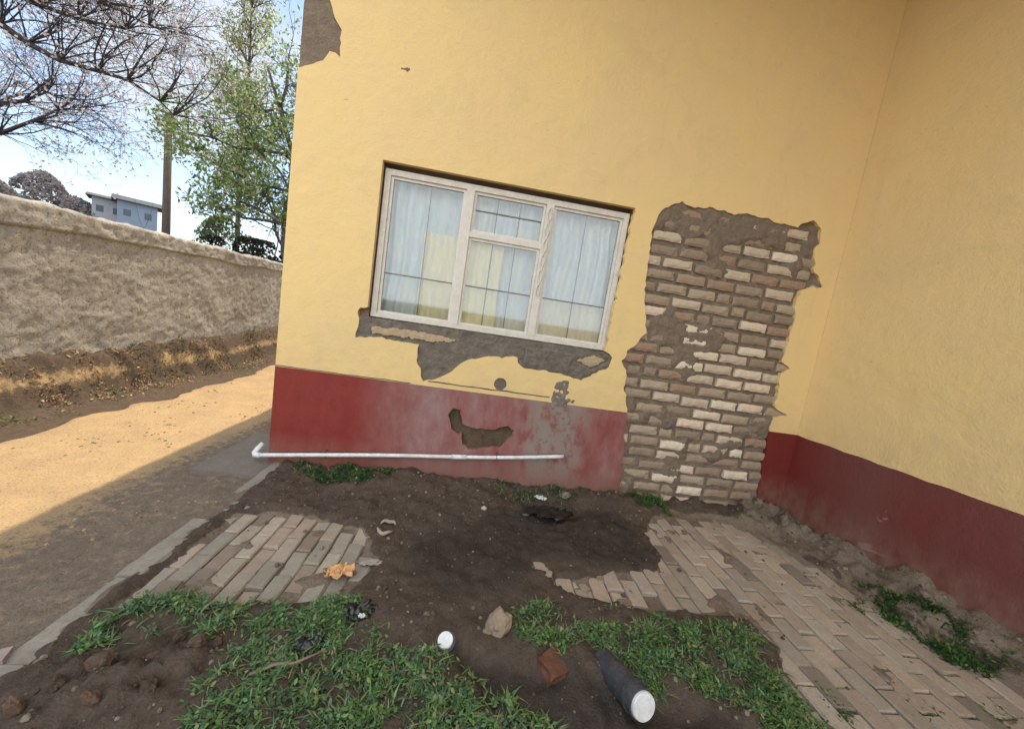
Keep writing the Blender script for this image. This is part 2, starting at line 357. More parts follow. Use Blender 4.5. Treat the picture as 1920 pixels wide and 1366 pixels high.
# side, back, wing's far sides and roof (seen only from a step aside)
b_ = MB(); slab(b_, [(.035, -.3), (7, -.3), (7, H), (.035, H)], [], lambda u, d, z: Vector((d, u, z)), .0, .24); b_.build('wall', M_yel, house, label='plain yellow side wall round the left corner')
b_ = MB(); b_.box((.25, 6.8, -.3), (9.5, 7, H)); e = FW(WL, 0, 0); b_.box((e.x+.28, e.y+.02, -.3), (9.7, e.y+.25, H)); b_.box((9.5, e.y+.26, -.3), (9.7, 7, H))
b_.build('wall', M_yel, house, label='plain yellow rear walls')
b_ = MB(); nR = 60
for i in range(nR):
    pass
xs = [(-.0+i*(9.7/140)) for i in range(141)]
vs = []; fs = []
for j, y in enumerate((e.y, 0.0, 7.05)):
    for i, x in enumerate(xs): vs.append((x if j else max(x, 5.3), y, H+.03+.015*sin(i*pi/2)))
for j in range(2):
    for i in range(140): a = j*141+i; fs.append((a, a+1, a+142, a+141))
b_.add(vs, fs); b_.build('roof', M_roof, house)

# exposed brickwork: rough mortar face and separate eroded bricks in one mesh
def relief(name, x0, x1, z0, z1, fd_, matl, parent, st=.012, label=None, keep=None):
    nx = int((x1-x0)/st)+1; nz_ = int((z1-z0)/st)+1; vs = []; fs = []
    for j in range(nz_):
        for i in range(nx):
            x = x0+(x1-x0)*i/(nx-1); z = z0+(z1-z0)*j/(nz_-1); vs.append((x, fd_(x, z), z))
    for j in range(nz_-1):
        for i in range(nx-1):
            a = j*nx+i
            if keep and not keep(vs[a][0], vs[a][2]): continue
            fs.append((a, a+1, a+nx+1, a+nx))
    q = MB(); q.add(vs, fs); o = q.build(name, matl, parent, smooth=True)
    if label: o['label'] = label
    return o
def mort_y(x, z):
    smear = sm(.08, .5, fbm(x, z, 2.2, 4, 2.2)+.75*sm(2.35, 2.55, z)+.30*sm(3.6, 3.1, x)*sm(1.55, 1.2, z)*sm(.75, 1.0, z))
    y = .036-.030*smear+.010*fbm(x, z, 1., 5, 11)+.006*fbm(x, z, 4., 3, 40)
    return max(y, .002) if inside((x, z), PANEL) and edge_dist((x, z), PANEL) > .02 else max(y, .012)
relief('mortar', 2.8, 4.62, -.14, 2.76, mort_y, M_mortar, house, .011, 'rough brown mortar of the exposed brick panel')
pale = [(4.14,2.37),(3.87,1.76),(3.51,1.5),(4.17,1.52),(3.66,1.4),(3.4,1.37),(4.06,1.39),(3.89,1.26),(4.19,1.28),(3.85,1.03),(4.2,1.06),(3.84,.9),(3.65,.75),(4.01,.78),(3.51,.55),(3.53,.41),(4.17,.53),(3.53,.3),(4.15,.4),(3.66,.19),(3.45,1.63),(3.14,1.73)]
BW, BH, PIT, PIZ = .268, .089, .284, .1055
bk = MB(); row = 0; z = .01; cells = []
while z < 2.68:
    x = 2.78+(PIT/2 if row % 2 else 0)+random.uniform(-.012, .012)
    while x < 4.6:
        wdt = BW*random.uniform(.93, 1.02)
        if random.random() < .10: wdt *= .5
        cells.append([x, z+random.uniform(-.008, .008), wdt]); x += wdt+PIT-BW
    z += PIZ; row += 1
paleset = set()
for p in pale:
    i = min(range(len(cells)), key=lambda i: (cells[i][0]+cells[i][2]/2-p[0])**2+4*(cells[i][1]+BH/2-p[1])**2); paleset.add(i)
brown = [(.42, .33, .235), (.45, .34, .24), (.48, .38, .27), (.36, .28, .20), (.52, .42, .30), (.42, .29, .205), (.38, .29, .21)]
for i, (x, z, wd) in enumerate(cells):
    cx_, cz_ = x+wd/2, z+BH/2
    if edge_dist((cx_, cz_), PANEL) < -.03: continue
    col = random.choice([(.86, .74, .56), (.88, .77, .60), (.84, .70, .52), (.86, .68, .52)]) if i in paleset else random.choice(brown)
    if i not in paleset and random.random() < .2: col = (.68, .55, .41)
    yf = random.uniform(.0, .008) if i in paleset else random.uniform(.006, .020)
    nx, nz_ = 7, 4; vs = []; fs = []
    for j in range(nz_):
        for k in range(nx):
            u, v = k/(nx-1), j/(nz_-1); ed = min(u*wd, (1-u)*wd, v*BH, (1-v)*BH)
            rnd = .008*(1-sm(0, .018, ed)); X = x+u*wd; Z = z+v*BH
            inx = (.5-u)*2*rnd*(1+fbm(X, Z, i, 2, 30)) if ed < .001 else 0
            inz = (.5-v)*2*rnd*(1+fbm(Z, X, i, 2, 30)) if ed < .001 else 0
            vs.append((X+inx, yf+rnd*1.3+.006*fbm(X, Z, i*.7, 4, 18), Z+inz))
    for j in range(nz_-1):
        for k in range(nx-1): a = j*nx+k; fs.append((a, a+1, a+nx+1, a+nx))
    ring = [k for k in range(nx)]+[j*nx+nx-1 for j in range(1, nz_)]+[(nz_-1)*nx+k for k in range(nx-2, -1, -1)]+[j*nx for j in range(nz_-2, 0, -1)]
    o = len(vs); vs += [(vs[r][0], .05, vs[r][2]) for r in ring]
    for q in range(len(ring)): a, b2 = ring[q], ring[(q+1) % len(ring)]; fs.append((b2, a, o+q, o+(q+1) % len(ring)))
    bk.add(vs, fs, col)
bk.build('exposed_brickwork', M_brick, house, smooth=False, label='old bricks in a tall panel where the plaster is gone, some pale cream')

def cem_y(x, z): return max(.003, .014+.012*fbm(x, z, 7., 5, 9)+.006*fbm(x, z, 3., 3, 30))
cem_o = relief('cement_patch', .56, 2.82, .85, 1.335, cem_y, M_cem, house, .012, 'ragged dark grey cement left where the window sill was broken off')
relief('cement_patch', .0, .33, 3.0, 3.8, lambda x, z: max(.006, .014+.007*fbm(x, z, 2., 4, 12)), M_mortar, house, .02, 'grey bare patch at the top of the left corner')
relief('cement_patch', 1.38, 2.08, .28, .72, lambda x, z: .020+.024*sm(1.62, 1.54, x)+.008*fbm(x, z, 2., 4, 12), simple_mat('dark_hole_earth', (.15, .105, .065), (.075, .052, .034), 14, .95, .9, .02), house, .02, 'brown hole broken through the red paint')
# thick lip of cement on the right of the sill patch, pale slivers, splashes
def blob(mb, poly, yf, amp, seed, col=None):
    """rounded proud patch: height falls to the wall at its outline"""
    xs_ = [p[0] for p in poly]; zs_ = [p[1] for p in poly]; st = .008
    x0, x1, z0, z1 = min(xs_)-.01, max(xs_)+.01, min(zs_)-.01, max(zs_)+.01
    nx = int((x1-x0)/st)+2; nz_ = int((z1-z0)/st)+2; vs = []; dd = []; fs = []
    for j in range(nz_):
        for i in range(nx):
            x = x0+i*st; z = z0+j*st; d = edge_dist((x, z), poly)+.012*fbm(x, z, seed, 3, 25)
            dd.append(d); vs.append((x, .002-(yf+amp*fbm(x, z, seed, 4, 25))*sm(0, .02, d), z))
    for j in range(nz_-1):
        for i in range(nx-1):
            a = j*nx+i
            if max(dd[a], dd[a+1], dd[a+nx], dd[a+nx+1]) > 0: fs.append((a, a+1, a+nx+1, a+nx))
    mb.add(vs, fs, col)
b_ = MB(); blob(b_, [(2.0,1.12),(2.3,1.09),(2.5,1.06),(2.62,1.13),(2.75,1.22),(2.75,1.30),(2.66,1.32),(2.72,1.25),(2.6,1.17),(2.45,1.21),(2.47,1.27),(2.2,1.30),(2.0,1.27)], .008, .008, 4.)
b_.build('cement_patch', M_cem, house, smooth=True, label='thick curled lip of grey cement at the right end of the sill scar')
b_ = MB(); blob(b_, [(2.46,1.23),(2.6,1.29),(2.69,1.26),(2.59,1.19)], .003, .003, 2.); b_.build('pale_mortar', M_creamcem, house, smooth=True, label='cream sliver of plaster inside the curled lip of cement'); b_ = MB(); blob(b_, [(.72,1.255),(1.0,1.27),(1.28,1.265),(1.40,1.245),(1.26,1.215),(1.0,1.215),(.73,1.215)], .001, .003, 6.)
b_.build('pale_mortar', M_creamcem, house, smooth=True, label='long cream sliver of plaster left in the sill scar')
b_ = MB()
blob(b_, [(2.28,1.02),(2.42,1.05),(2.44,.93),(2.40,.84),(2.42,.74),(2.34,.70),(2.28,.8),(2.29,.9)], .004, .006, 1.)
for k in range(46):
    cx_ = random.gauss(2.40, .075); cz_ = random.uniform(.33, .95); r = random.uniform(.012, .038)
    blob(b_, [(cx_+r*random.uniform(.6, 1.3)*cos(a), cz_+r*random.uniform(.6, 1.3)*sin(a)) for a in [q*pi/4 for q in range(8)]], .007, .005, k*1.3)
b_.build('cement_splash', simple_mat('splashed_cement', (.26, .225, .185), (.17, .14, .115), 16, .95, .9, .01), house, smooth=True, label='vertical trail of grey cement splashed over the red paint')
b_ = MB(); pts = [(1.22+i*.03, -.002, .875+.007*fbm(i*.03, 0, 2, 3, 5)) for i in range(int(1.1/.03))]; b_.tube(pts, [.004+.003*abs(fbm(i*.1, 0, 5)) for i in range(len(pts))], 5)
b_.build('crack', M_bark, house, label='dark crack along the top of the red paint through the round hole'); b_ = MB()
pts = [(.0+i*.04, -.001, .838+.004*fbm(i*.05, 0, 9, 3, 5)) for i in range(28)]; b_.tube(pts, .0035, 5)
b_.build('crack', M_bark, house)

b_ = MB()
for cx_, cz_, r_ in ((.76, 3.22, .045), (1.42, 3.25, .02), (3.62, 3.05, .018)):
    blob(b_, [(cx_+r_*1.5*cos(a)*(1+.3*sin(3*a)), cz_+r_*.5*sin(a)) for a in [q*pi/5 for q in range(10)]], .0025, .002, cx_)
b_.build('chip', M_cem, house, smooth=True, label='small dark chips in the yellow plaster high on the wall', kind='stuff')
# window: steel frame with three lights, glass, bars and curtains
win = bpy.data.objects.new('window', None); COL.objects.link(win); win.parent = house; win['label'] = 'three light steel window with cream frame and lace curtains'
def frame_mb():
    f = MB(); y0, y1 = .062, .10; x0, x1, z0, z1 = WIN
    x0 += .012; x1 -= .012; z0 += .012; z1 -= .035; t = .045
    f.box((x0, y0, z0), (x0+t, y1, z1)); f.box((x1-t, y0, z0), (x1, y1, z1))
    f.box((x0+t, y0, z1-t), (x1-t, y1, z1)); f.box((x0+t, y0, z0), (x1-t, y1, z0+t*.8))
    for xm in (1.365, 2.03): f.box((xm-.032, y0-.004, z0+t*.8), (xm+.032, y1, z1-t))
    f.box((1.397, y0+.002, 2.105), (1.998, y1, 2.145))
    return f
frame_mb().build('frame', M_frame, win)
def sash(x0, x1, z0, z1, y=.078):
    f = MB(); t = .022
    f.box((x0, y, z0), (x0+t, y+.028, z1)); f.box((x1-t, y, z0), (x1, y+.028, z1)); f.box((x0+t, y, z1-t), (x1-t, y+.028, z1)); f.box((x0+t, y, z0), (x1-t, y+.028, z0+t)); return f
zb, zt = WIN[2]+.049, WIN[3]-.081
sh = [(.728, 1.332, zb, zt), (1.398, 1.997, zb, 2.104), (1.398, 1.997, 2.146, zt), (2.063, 2.662, zb, zt)]
mg = bpy.data.materials.new('window_glass'); mg.use_nodes = True; t = mg.node_tree; t.nodes.remove(t.nodes['Principled BSDF'])
tr = N(t, 'ShaderNodeBsdfTransparent'); tr.inputs[0].default_value = (.93, .96, .96, 1); gl = N(t, 'ShaderNodeBsdfGlossy'); gl.inputs['Roughness'].default_value = .04
fr = N(t, 'ShaderNodeFresnel'); fr.inputs[0].default_value = 1.5; ms = N(t, 'ShaderNodeMixShader')
L(t, mth(t, 'ADD', mth(t, 'MULTIPLY', fr.outputs[0], 1.5), .03, True), ms.inputs[0]); L(t, tr.outputs[0], ms.inputs[1]); L(t, gl.outputs[0], ms.inputs[2]); L(t, ms.outputs[0], t.nodes['Material Output'].inputs[0])
for s_ in sh:
    sash(*s_).build('sash', M_frame, win)
    g = MB(); g.box((s_[0]+.012, .091, s_[2]+.012), (s_[1]-.012, .095, s_[3]-.012)); g.build('pane', mg, win)
# horizontal glazing bars and inner burglar bars
M_gb = simple_mat('grey_bar', (.16, .16, .15), (.26, .25, .23), 20, .6, .2, .002)
for a, b2, zz in ((.75, 1.32, 1.705), (1.42, 1.98, 1.705), (2.08, 2.65, 1.705), (1.42, 1.98, 2.32)): g = MB(); g.box((a, .083, zz), (b2, .09, zz+.010)); g.build('glazing_bar', M_gb, win)
M_rb = simple_mat('rusty_bar', (.08, .07, .06), (.16, .12, .09), 30, .7, .3, .003)
for x in (1.045, 1.60, 1.79, 2.36): g = MB(); g.tube([(x, .125, zb-.03), (x, .125, zt+.02)], .0045, 6); g.build('burglar_bar', M_rb, win)
g = MB()
for ph in (0, pi):
    g.tube([(2.03+.017*sin(i*.55+ph), .052, 2.45-i*.022) for i in range(34)], .006, 6)
g.build('twisted_stay', M_frame, win)
def curtain(x0, x1, z0, z1, y, amp, wl, seed, colf):
    q = MB(); nx = int((x1-x0)/.008); nz_ = 26; vs = []; fs = []; 
    for j in range(nz_+1):
        for i in range(nx+1):
            x = x0+(x1-x0)*i/nx; z = z0+(z1-z0)*j/nz_; ph = 2.2*fbm(x, z*.25, seed, 3, 2.5)
            vs.append((x+.01*fbm(z, x, seed, 2, 3), y+amp*sin(x*2*pi/wl+ph*2)*(.6+.4*fbm(x, z*.2, seed+3, 2, 4))+.01*fbm(x, z, seed, 2, 3), z))
    o = 0
    for j in range(nz_):
        for i in range(nx):
            a = j*(nx+1)+i; fs.append((a, a+1, a+nx+2, a+nx+1))
    q.v = vs; q.f = fs; q.c = [colf((vs[f[0]][0]), vs[f[0]][2]) for f in fs]; q.mi = [0]*len(fs); return q
mc, t, b = mat('curtain_cloth', (.6, .65, .7), .9, .1); c = vcol(t); co = objc(t)
nn1 = noise_n(t, 24, 5, .7, scaled(t, co, (1, 1, .25))); nn3 = noise_n(t, 5, 4, .6, scaled(t, co, (1, 1, .6))); c = mixc(t, ramp(t, nn1, [(.38, .22), (.56, 0)]), c, (.26, .28, .30)); c = mixc(t, ramp(t, nn3, [(.48, 0), (.62, .6)]), c, (.82, .76, .60)); L(t, c, b.inputs['Base Color'])
curtain(.69, 2.70, 1.30, 2.56, .21, .034, .12, 1., lambda x, z: (.70, .72, .72)).build('curtain', mc, win, smooth=True, label='pale blue lace curtain')
curtain(1.02, 1.70, 1.30, 2.10, .155, .020, .13, 5., lambda x, z: (.95, .78, .42)).build('curtain', mc, win, smooth=True, label='cream yellow curtain in the middle')
curtain(2.06, 2.68, 1.30, 1.72, .16, .010, .09, 9., lambda x, z: (.80, .68, .48)).build('curtain', mc, win, smooth=True, label='pale cream cloth low on the right')

# ------------------------------------------------------------ ground sheet
PAVR = [(2.18,-1.30),(2.12,-1.06),(2.45,-1.02),(2.94,-.97),(3.07,-.81),(3.08,-.43),(3.5,-.12),(3.98,-.14),(4.28,-.37),(4.37,-.82),(4.42,-1.04),(4.47,-1.27),(4.6,-1.54),(4.75,-1.9),(4.9,-2.6),(3.7,-2.6),(3.2,-1.91),(3.2,-1.74),(3.36,-1.55),(3.3,-1.38),(2.76,-1.36),(2.4,-1.33)]
PAVL = [(.19,-.77),(.41,-.70),(.78,-.74),(1.04,-.79),(1.1,-.99),(1.2,-1.09),(1.13,-1.43),(.9,-1.48),(.68,-1.50),(.19,-1.60)]
WET = [(1.35,-.85),(1.75,-.60),(2.1,-.36),(2.66,-.22),(2.98,-.42),(3.06,-.9),(2.81,-1.02),(2.5,-.95),(2.2,-.98),(1.95,-1.25),(1.6,-1.35),(1.35,-1.2)]
WET2 = [(1.66,-1.66),(2.13,-1.72),(2.5,-1.8),(2.79,-1.84),(3.0,-2.1),(1.98,-2.2)]
RUB = [(4.34,.0),(4.8,.0),(5.6,-.1),(5.6,-3.5),(5.0,-3.5),(4.85,-2.2),(4.70,-1.6),(4.45,-1.25),(4.41,-.97),(4.38,-.67),(4.1,-.5),(4.1,-.2)]
wx = lambda y: XC-y*math.tan(WA)
def gh(x, y):
    """ground height and soil / wet / rubble amounts, soil and rubble also holding painted shade"""
    n = fbm(x, y, 0, 5, 3); n2 = fbm(x, y, 5, 4, 14)
    h = .006*n+.003*n2; soil = 0; wet = 0; rub_shade = 0
    if -3.5 < x < 6 and -5 < y < 1:
        dk = sm(.06, .16, x)
        soil = dk
        dp0 = 0
        dp = max(edge_dist((x, y), PAVR), edge_dist((x, y), PAVL))
        cov = sm(-.03, .05, dp+.05*fbm(x, y, 3, 4, 5)-.07*sm(2.75, 2.4, x)*sm(2.0, 2.1, x))
        h += dk*((.034+.030*n+.020*n2)*(1-cov)-(.008-.034*max(0, fbm(x, y, 6, 4, 3.5)-.02))*cov); jr = cov
        wet = max(sm(-.14, .12, edge_dist((x, y), WET)+.12*n+.05*n2), sm(-.05, .06, edge_dist((x, y), WET2)+.08*n))
        h -= .012*wet
        dr = edge_dist((x, y), RUB); rub0 = sm(-.05, .06, dr); rub_shade = max(rub0, jr*.9)
        dw = wx(y)-x
        h += rub0*(.03+.04*n+.015*n2)+.09*sm(.30, .0, dw)*sm(-.25, -.6, y)*(1+.6*n)
        h += .035*sm(-.45, -.02, y)*sm(.2, .5, x)*(1+n)*sm(.3, .2, y)
        h += .05*math.exp(-((x-4.3)**2+(y+.12)**2)/.02)
        h -= .05*math.exp(-((x-4.55)**2/.05+(y+.45)**2/.008))
        h -= .07*math.exp(-((x-2.45)**2/.06+(y+.32)**2/.010))
        # dug earth, bottom left and middle
        dug = math.exp(-((x-.55)**2/.09+(y+1.85)**2/.03)); h += dug*(.035+.05*n2)
        h -= .03*sm(-.03, .03, edge_dist((x, y), WET2))
    if x <= .14 and x > -3.6:
        path = sm(.14, .02, x); rub_shade = .62*sm(-1.0, -.35, x+.2*fbm(x*.6, y*.4, 2, 3, 1.3)); h += -.008*path+.034*path*sm(-.15, .2, fbm(0, y, 3, 3, 1.1))*sm(-.25, .0, x)+path*.014*fbm(x, y, 8, 3, 1.6)  # rubble tone greys the shaded side of the path: shade put into colour
        h += .02*math.exp(-((x+.25)/.12)**2)*fbm(x*2, y, 3, 3, 2)
    bank = sm(-2.38, -2.74, x+.12*fbm(x*.3, y, 6, 3, 2)); h += bank*(.42+.05*n+.03*n2)
    foot_shade = sm(-1.82, -1.98, x+.20*fbm(x*.5, y, 2, 3, 1.5))*(1-bank); h -= .03*foot_shade
    if x < .3: soil = max(soil, foot_shade*.95)  # shadow band at the bank foot, painted in with the dark soil colour
    if x < -2.2: soil = max(soil, bank*.85+.3*n)
    h += .07*max(0, y-3.6)*sm(.5, -.5, x)*sm(14, 6, y) if y < 14 else 0
    return h, soil, wet, rub_shade
def axis(a, b, st, lo, hi):
    L_ = []; x = a
    while x <= b: L_.append(x); x += st
    s_ = st; x = L_[0]; left = []
    while x > lo: s_ *= 1.35; x -= s_; left.append(x)
    s_ = st; x = L_[-1]; right = []
    while x < hi: s_ *= 1.35; x += s_; right.append(x)
    return left[::-1]+L_+right
gx = axis(-3.1, 5.4, .026, -600, 600); gy = axis(-3.0, 3.2, .026, -600, 900)
vs = []; att = []
for y in gy:
    for x in gx:
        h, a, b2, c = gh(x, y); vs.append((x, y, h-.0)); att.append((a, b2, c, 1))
nx = len(gx); fs = [(j*nx+i, j*nx+i+1, (j+1)*nx+i+1, (j+1)*nx+i) for j in range(len(gy)-1) for i in range(nx-1)]
me = bpy.data.meshes.new('ground'); me.from_pydata(vs, [], fs); me.materials.append(M_ground)
ca = me.color_attributes.new('soil', 'FLOAT_COLOR', 'POINT'); ca.data.foreach_set('color', [v for a in att for v in a])  # soil and rubble channels also carry the painted shade
me.polygons.foreach_set('use_smooth', [True]*len(fs)); me.update()
go = bpy.data.objects.new('ground', me); COL.objects.link(go); go['kind'] = 'structure'

# pavers, laid in two areas
M_pav = simple_mat('paver', (1, 1, 1), (.8, .79, .77), 12, .9, .7, .006, .2, tint=True, fine=110)
def paving(poly, seed, PC, PW=.112, PL=.232):
    rnd = random.Random(seed); q = MB(); x0 = min(p[0] for p in poly); x1 = max(p[0] for p in poly); y0 = min(p[1] for p in poly); y1 = max(p[1] for p in poly)
    i = 0; x = x0-.2
    while x < x1+.2:
        y = y0-.3+(PL+.008)/2*(i % 2)
        while y < y1+.2:
            cx_, cy_ = x+PW/2, y+PL/2; d = edge_dist((cx_, cy_), poly)
            if d > -.02+rnd.uniform(-.05, .05) and cx_ < wx(cy_)-.14 and not (d < .12 and rnd.random() < .10):
                zt = .010+rnd.gauss(0, .0045)-.012*sm(.08, -.05, d)+.012*fbm(cx_, cy_, 5, 2, 1.2)
                Mx = Matrix.Translation((cx_, cy_, zt)) @ Matrix.Rotation(rnd.gauss(0, .022)+(.06 if d < .08 else 0)*rnd.uniform(-1, 1), 4, 'Z') @ Matrix.Rotation(rnd.gauss(0, .018), 4, 'X') @ Matrix.Rotation(rnd.gauss(0, .018), 4, 'Y')
                a, b3, h = PW/2, PL/2, .05; c = .007
                g_ = rnd.choice(PC); k = rnd.uniform(.85, 1.1); col = tuple(v*k for v in g_)
                if rnd.random() < .06: col = (.27, .215, .17)
                lv = [(-a, -b3, -h), (a, -b3, -h), (a, b3, -h), (-a, b3, -h), (-a, -b3, -c), (a, -b3, -c), (a, b3, -c), (-a, b3, -c), (-a+c, -b3+c, 0), (a-c, -b3+c, 0), (a-c, b3-c, 0), (-a+c, b3-c, 0)]
                lv = [Mx @ (Vector(v)+Vector((rnd.uniform(-.0025, .0025), rnd.uniform(-.0025, .0025), rnd.uniform(-.0015, .0015)))) for v in lv]
                q.add(lv, [(8, 9, 10, 11), (4, 5, 9, 8), (5, 6, 10, 9), (6, 7, 11, 10), (7, 4, 8, 11), (0, 1, 5, 4), (1, 2, 6, 5), (2, 3, 7, 6), (3, 0, 4, 7)], col)
            y += PL+.008
        x += PW+.007; i += 1
    return q
paving(PAVL, 3, [(.44, .37, .285), (.48, .40, .31), (.38, .33, .265), (.44, .34, .265), (.40, .35, .28), (.36, .27, .21)], .084, .20).build('pavement', M_pav, kind='structure', label='small patch of grey brown brick paving beside the kerb')
paving(PAVR, 4, [(.46, .365, .28), (.50, .405, .31), (.42, .335, .26), (.47, .36, .275), (.44, .37, .295)], .098, .205).build('pavement', M_pav, kind='structure', label='worn brick paving running along the wing wall')
# kerb stones and concrete slab by the corner
kb = MB(); y = -4.2
while y < -.05:
    L_ = random.uniform(.44, .5); dz = random.gauss(0, .004)
    if -.95 < y < -.75: dz -= .02
    x0 = .035+random.gauss(0, .004)
    n = 8; vs = []; fs = []
    prof = [(x0, -.1), (x0, .012+dz), (x0+.012, .026+dz), (x0+.112, .028+dz), (x0+.124, .014+dz), (x0+.124, -.1)]
    for i in range(n+1):
        yy = y+(L_-.008)*i/n
        for px_, pz_ in prof: vs.append((px_+.005*fbm(px_, yy, 1, 3, 12), yy, pz_+(.006*fbm(px_*3, yy, 2, 3, 9) if pz_ > 0 else 0)))
    k = len(prof)
    for i in range(n):
        for j in range(k-1): a = i*k+j; fs.append((a, a+k, a+k+1, a+1))
    fs.append(tuple(range(k))); fs.append(tuple(range(n*k, n*k+k))[::-1]); kb.add(vs, fs); y += L_
kb.build('kerb', M_conc, kind='structure')
sb = MB(); slab(sb, [(-.42, -.27), (.13, -.27), (.13, .6), (-.42, .6)], [], lambda u, d, z: Vector((u, z, d)), .018, -.05)
sb.build('path', simple_mat('path_concrete', (.24, .20, .165), (.18, .15, .125), 5, .9, .5, .01), kind='structure')

# ------------------------------------------------------------ white pipe along the wall foot
pipe = thing('drain_pipe', 'thin white pipe along the foot of the red wall with an elbow at the corner', 'pipe', (0, 0, 0))
g = MB(); pp = []
for i in range(40):
    u = i/39; x = -.05+u*2.52; pp.append((x, -.045-.01*sin(u*9), .085+.285*u+.008*sin(u*7)))
g.tube(pp, .0165, 12); g.build('pipe_run', M_white, pipe, smooth=True)
g = MB(); el = [(-.045, -.045, .085), (-.085, -.042, .083), (-.098, -.025, .09), (-.09, .0, .115), (-.07, .04, .15)]; g.tube(el, .022, 12); g.build('elbow', M_white, pipe, smooth=True)
g = MB(); q = pp[24]; q2 = pp[26]; g.tube([q, q2], .021, 12); g.build('joint', M_white, pipe, smooth=True)
for i in (8, 30):
    g = MB(); g.tube([(pp[i][0], -.0, pp[i][2]+.03), (pp[i][0], -.05, pp[i][2]+.024), (pp[i][0], -.067, pp[i][2]), (pp[i][0], -.05, pp[i][2]-.024), (pp[i][0], -.0, pp[i][2]-.03)], .004, 6); g.build('clip', M_dark, pipe)

# ------------------------------------------------------------ grass and weeds (uncountable)
def in_m(x, y): return gh(x, y)[0]
def weed_patch(name, poly, dens, seed, hmax=.06, lab='', base=((.085, .17, .05), (.125, .23, .07), (.055, .12, .05), (.18, .27, .09), (.13, .21, .12)), fall=.06):
    rnd = random.Random(seed); q = MB(); x0 = min(p[0] for p in poly)-fall; x1 = max(p[0] for p in poly)+fall; y0 = min(p[1] for p in poly)-fall; y1 = max(p[1] for p in poly)+fall
    n = int(dens*(x1-x0)*(y1-y0)); 
    for _ in range(n):
        x, y = rnd.uniform(x0, x1), rnd.uniform(y0, y1); d = edge_dist((x, y), poly)+.13*fbm(x, y, seed, 4, 5)
        if d < 0 and rnd.random() < min(1, -d/fall*1.5): continue
        if d < -fall: continue
        cl = fbm(x, y, seed+9, 4, 7)
        if rnd.random() < .93*sm(-.02, -.20, cl): continue
        z = in_m(x, y); hh = hmax*(.35+.65*sm(-.03, .12, d))*(.7+.6*max(0, cl+.3))*rnd.uniform(.5, 1.1)
        c = rnd.choice(base); k = rnd.uniform(.7, 1.35); c = (c[0]*k, c[1]*k, c[2]*k)
        if rnd.random() < .09: c = (.28, .24, .12)
        elif cl > .25 and rnd.random() < .4: c = (.12*k, .21*k, .05*k)
        an = rnd.uniform(0, 2*pi)
        if rnd.random() < .55:    # bent grass blade
            wd = rnd.uniform(.0016, .0042); ln = rnd.uniform(.02, .075)
            p0 = Vector((x, y, z-.004)); dv = Vector((cos(an), sin(an), 0)); sv = Vector((-sin(an), cos(an), 0))*wd
            p1 = p0+dv*ln*.35+Vector((0, 0, hh*.75)); p2 = p0+dv*ln+Vector((0, 0, hh*rnd.uniform(.6, 1.1)))
            q.add([p0-sv, p0+sv, p1+sv, p1-sv, p2], [(0, 1, 2, 3), (3, 2, 4)], c)
        else:                     # small oval leaf
            r = rnd.uniform(.005, .013); p0 = Vector((x, y, z+hh*rnd.uniform(.3, 1))); ti = rnd.uniform(-.7, .7)
            dv = Vector((cos(an)*cos(ti), sin(an)*cos(ti), sin(ti))); sv = Vector((-sin(an), cos(an), rnd.uniform(-.4, .4)))
            q.add([p0-dv*r, p0+sv*r*.55-dv*r*.2, p0+sv*r*.4+dv*r*.6, p0+dv*r*1.1, p0-sv*r*.4+dv*r*.6, p0-sv*r*.55-dv*r*.2], [(0, 1, 2, 3, 4, 5)], c)
    o = q.build(name, M_grass, kind='stuff'); o['label'] = lab; return o
GA = [(.25,-1.76),(.21,-1.61),(.3,-1.49),(.65,-1.46),(.92,-1.48),(1.14,-1.49),(1.2,-1.58),(1.05,-1.68),(.87,-1.65),(.7,-1.62),(.49,-1.62),(.41,-1.7),(.37,-1.78)]
GB = [(1.17,-1.60),(1.02,-1.67),(.93,-1.71),(.85,-1.80),(.78,-1.9),(.76,-2.02),(.8,-2.3),(2.1,-2.3),(2.06,-1.98),(1.78,-1.77),(1.55,-1.68),(1.32,-1.65)]
GR = [(1.93,-1.55),(1.97,-1.45),(2.24,-1.41),(2.41,-1.5),(2.92,-1.44),(3.22,-1.46),(3.2,-1.63),(3.2,-1.79),(3.33,-1.98),(3.05,-2.05),(2.9,-1.83),(2.62,-1.78),(2.47,-1.70),(2.28,-1.64),(1.98,-1.63)]
GWp = [(4.25,-1.16),(4.55,-1.06),(4.62,-1.29),(4.66,-1.55),(4.5,-1.64),(4.36,-1.58),(4.3,-1.4)]
GN = [(.27,-.06),(1.0,-.06),(.95,-.22),(.45,-.26)]
weed_patch('grass', GA, 20000, 1, .055, 'green grass band along the edge of the small paving patch')
weed_patch('grass', GB, 15000, 2, .042, 'thick green grass at the bottom of the picture')
weed_patch('grass', GR, 18000, 3, .046, 'green leafy weeds between the dark soil and the brick paving')
weed_patch('grass', GWp, 20000, 4, .06, 'strip of weeds at the foot of the wing wall', ((.03, .09, .022), (.045, .11, .025), (.025, .07, .025)))
weed_patch('grass', GN, 15000, 5, .06, 'weeds under the white pipe near the corner', ((.03, .09, .025), (.045, .12, .03), (.02, .06, .02)))
weed_patch('grass', [(1.95,-.03),(2.75,-.03),(2.5,-.28),(2.1,-.3)], 5000, 6, .06, 'sparse weeds at the wall foot under the cement splashes', ((.04, .09, .03), (.06, .12, .045), (.12, .16, .09)))
weed_patch('grass', [(3.2,-.06),(3.5,-.06),(3.45,-.2),(3.22,-.22)], 16000, 7, .085, 'small green tuft at the foot of the exposed bricks', ((.04, .12, .025), (.06, .16, .03)))
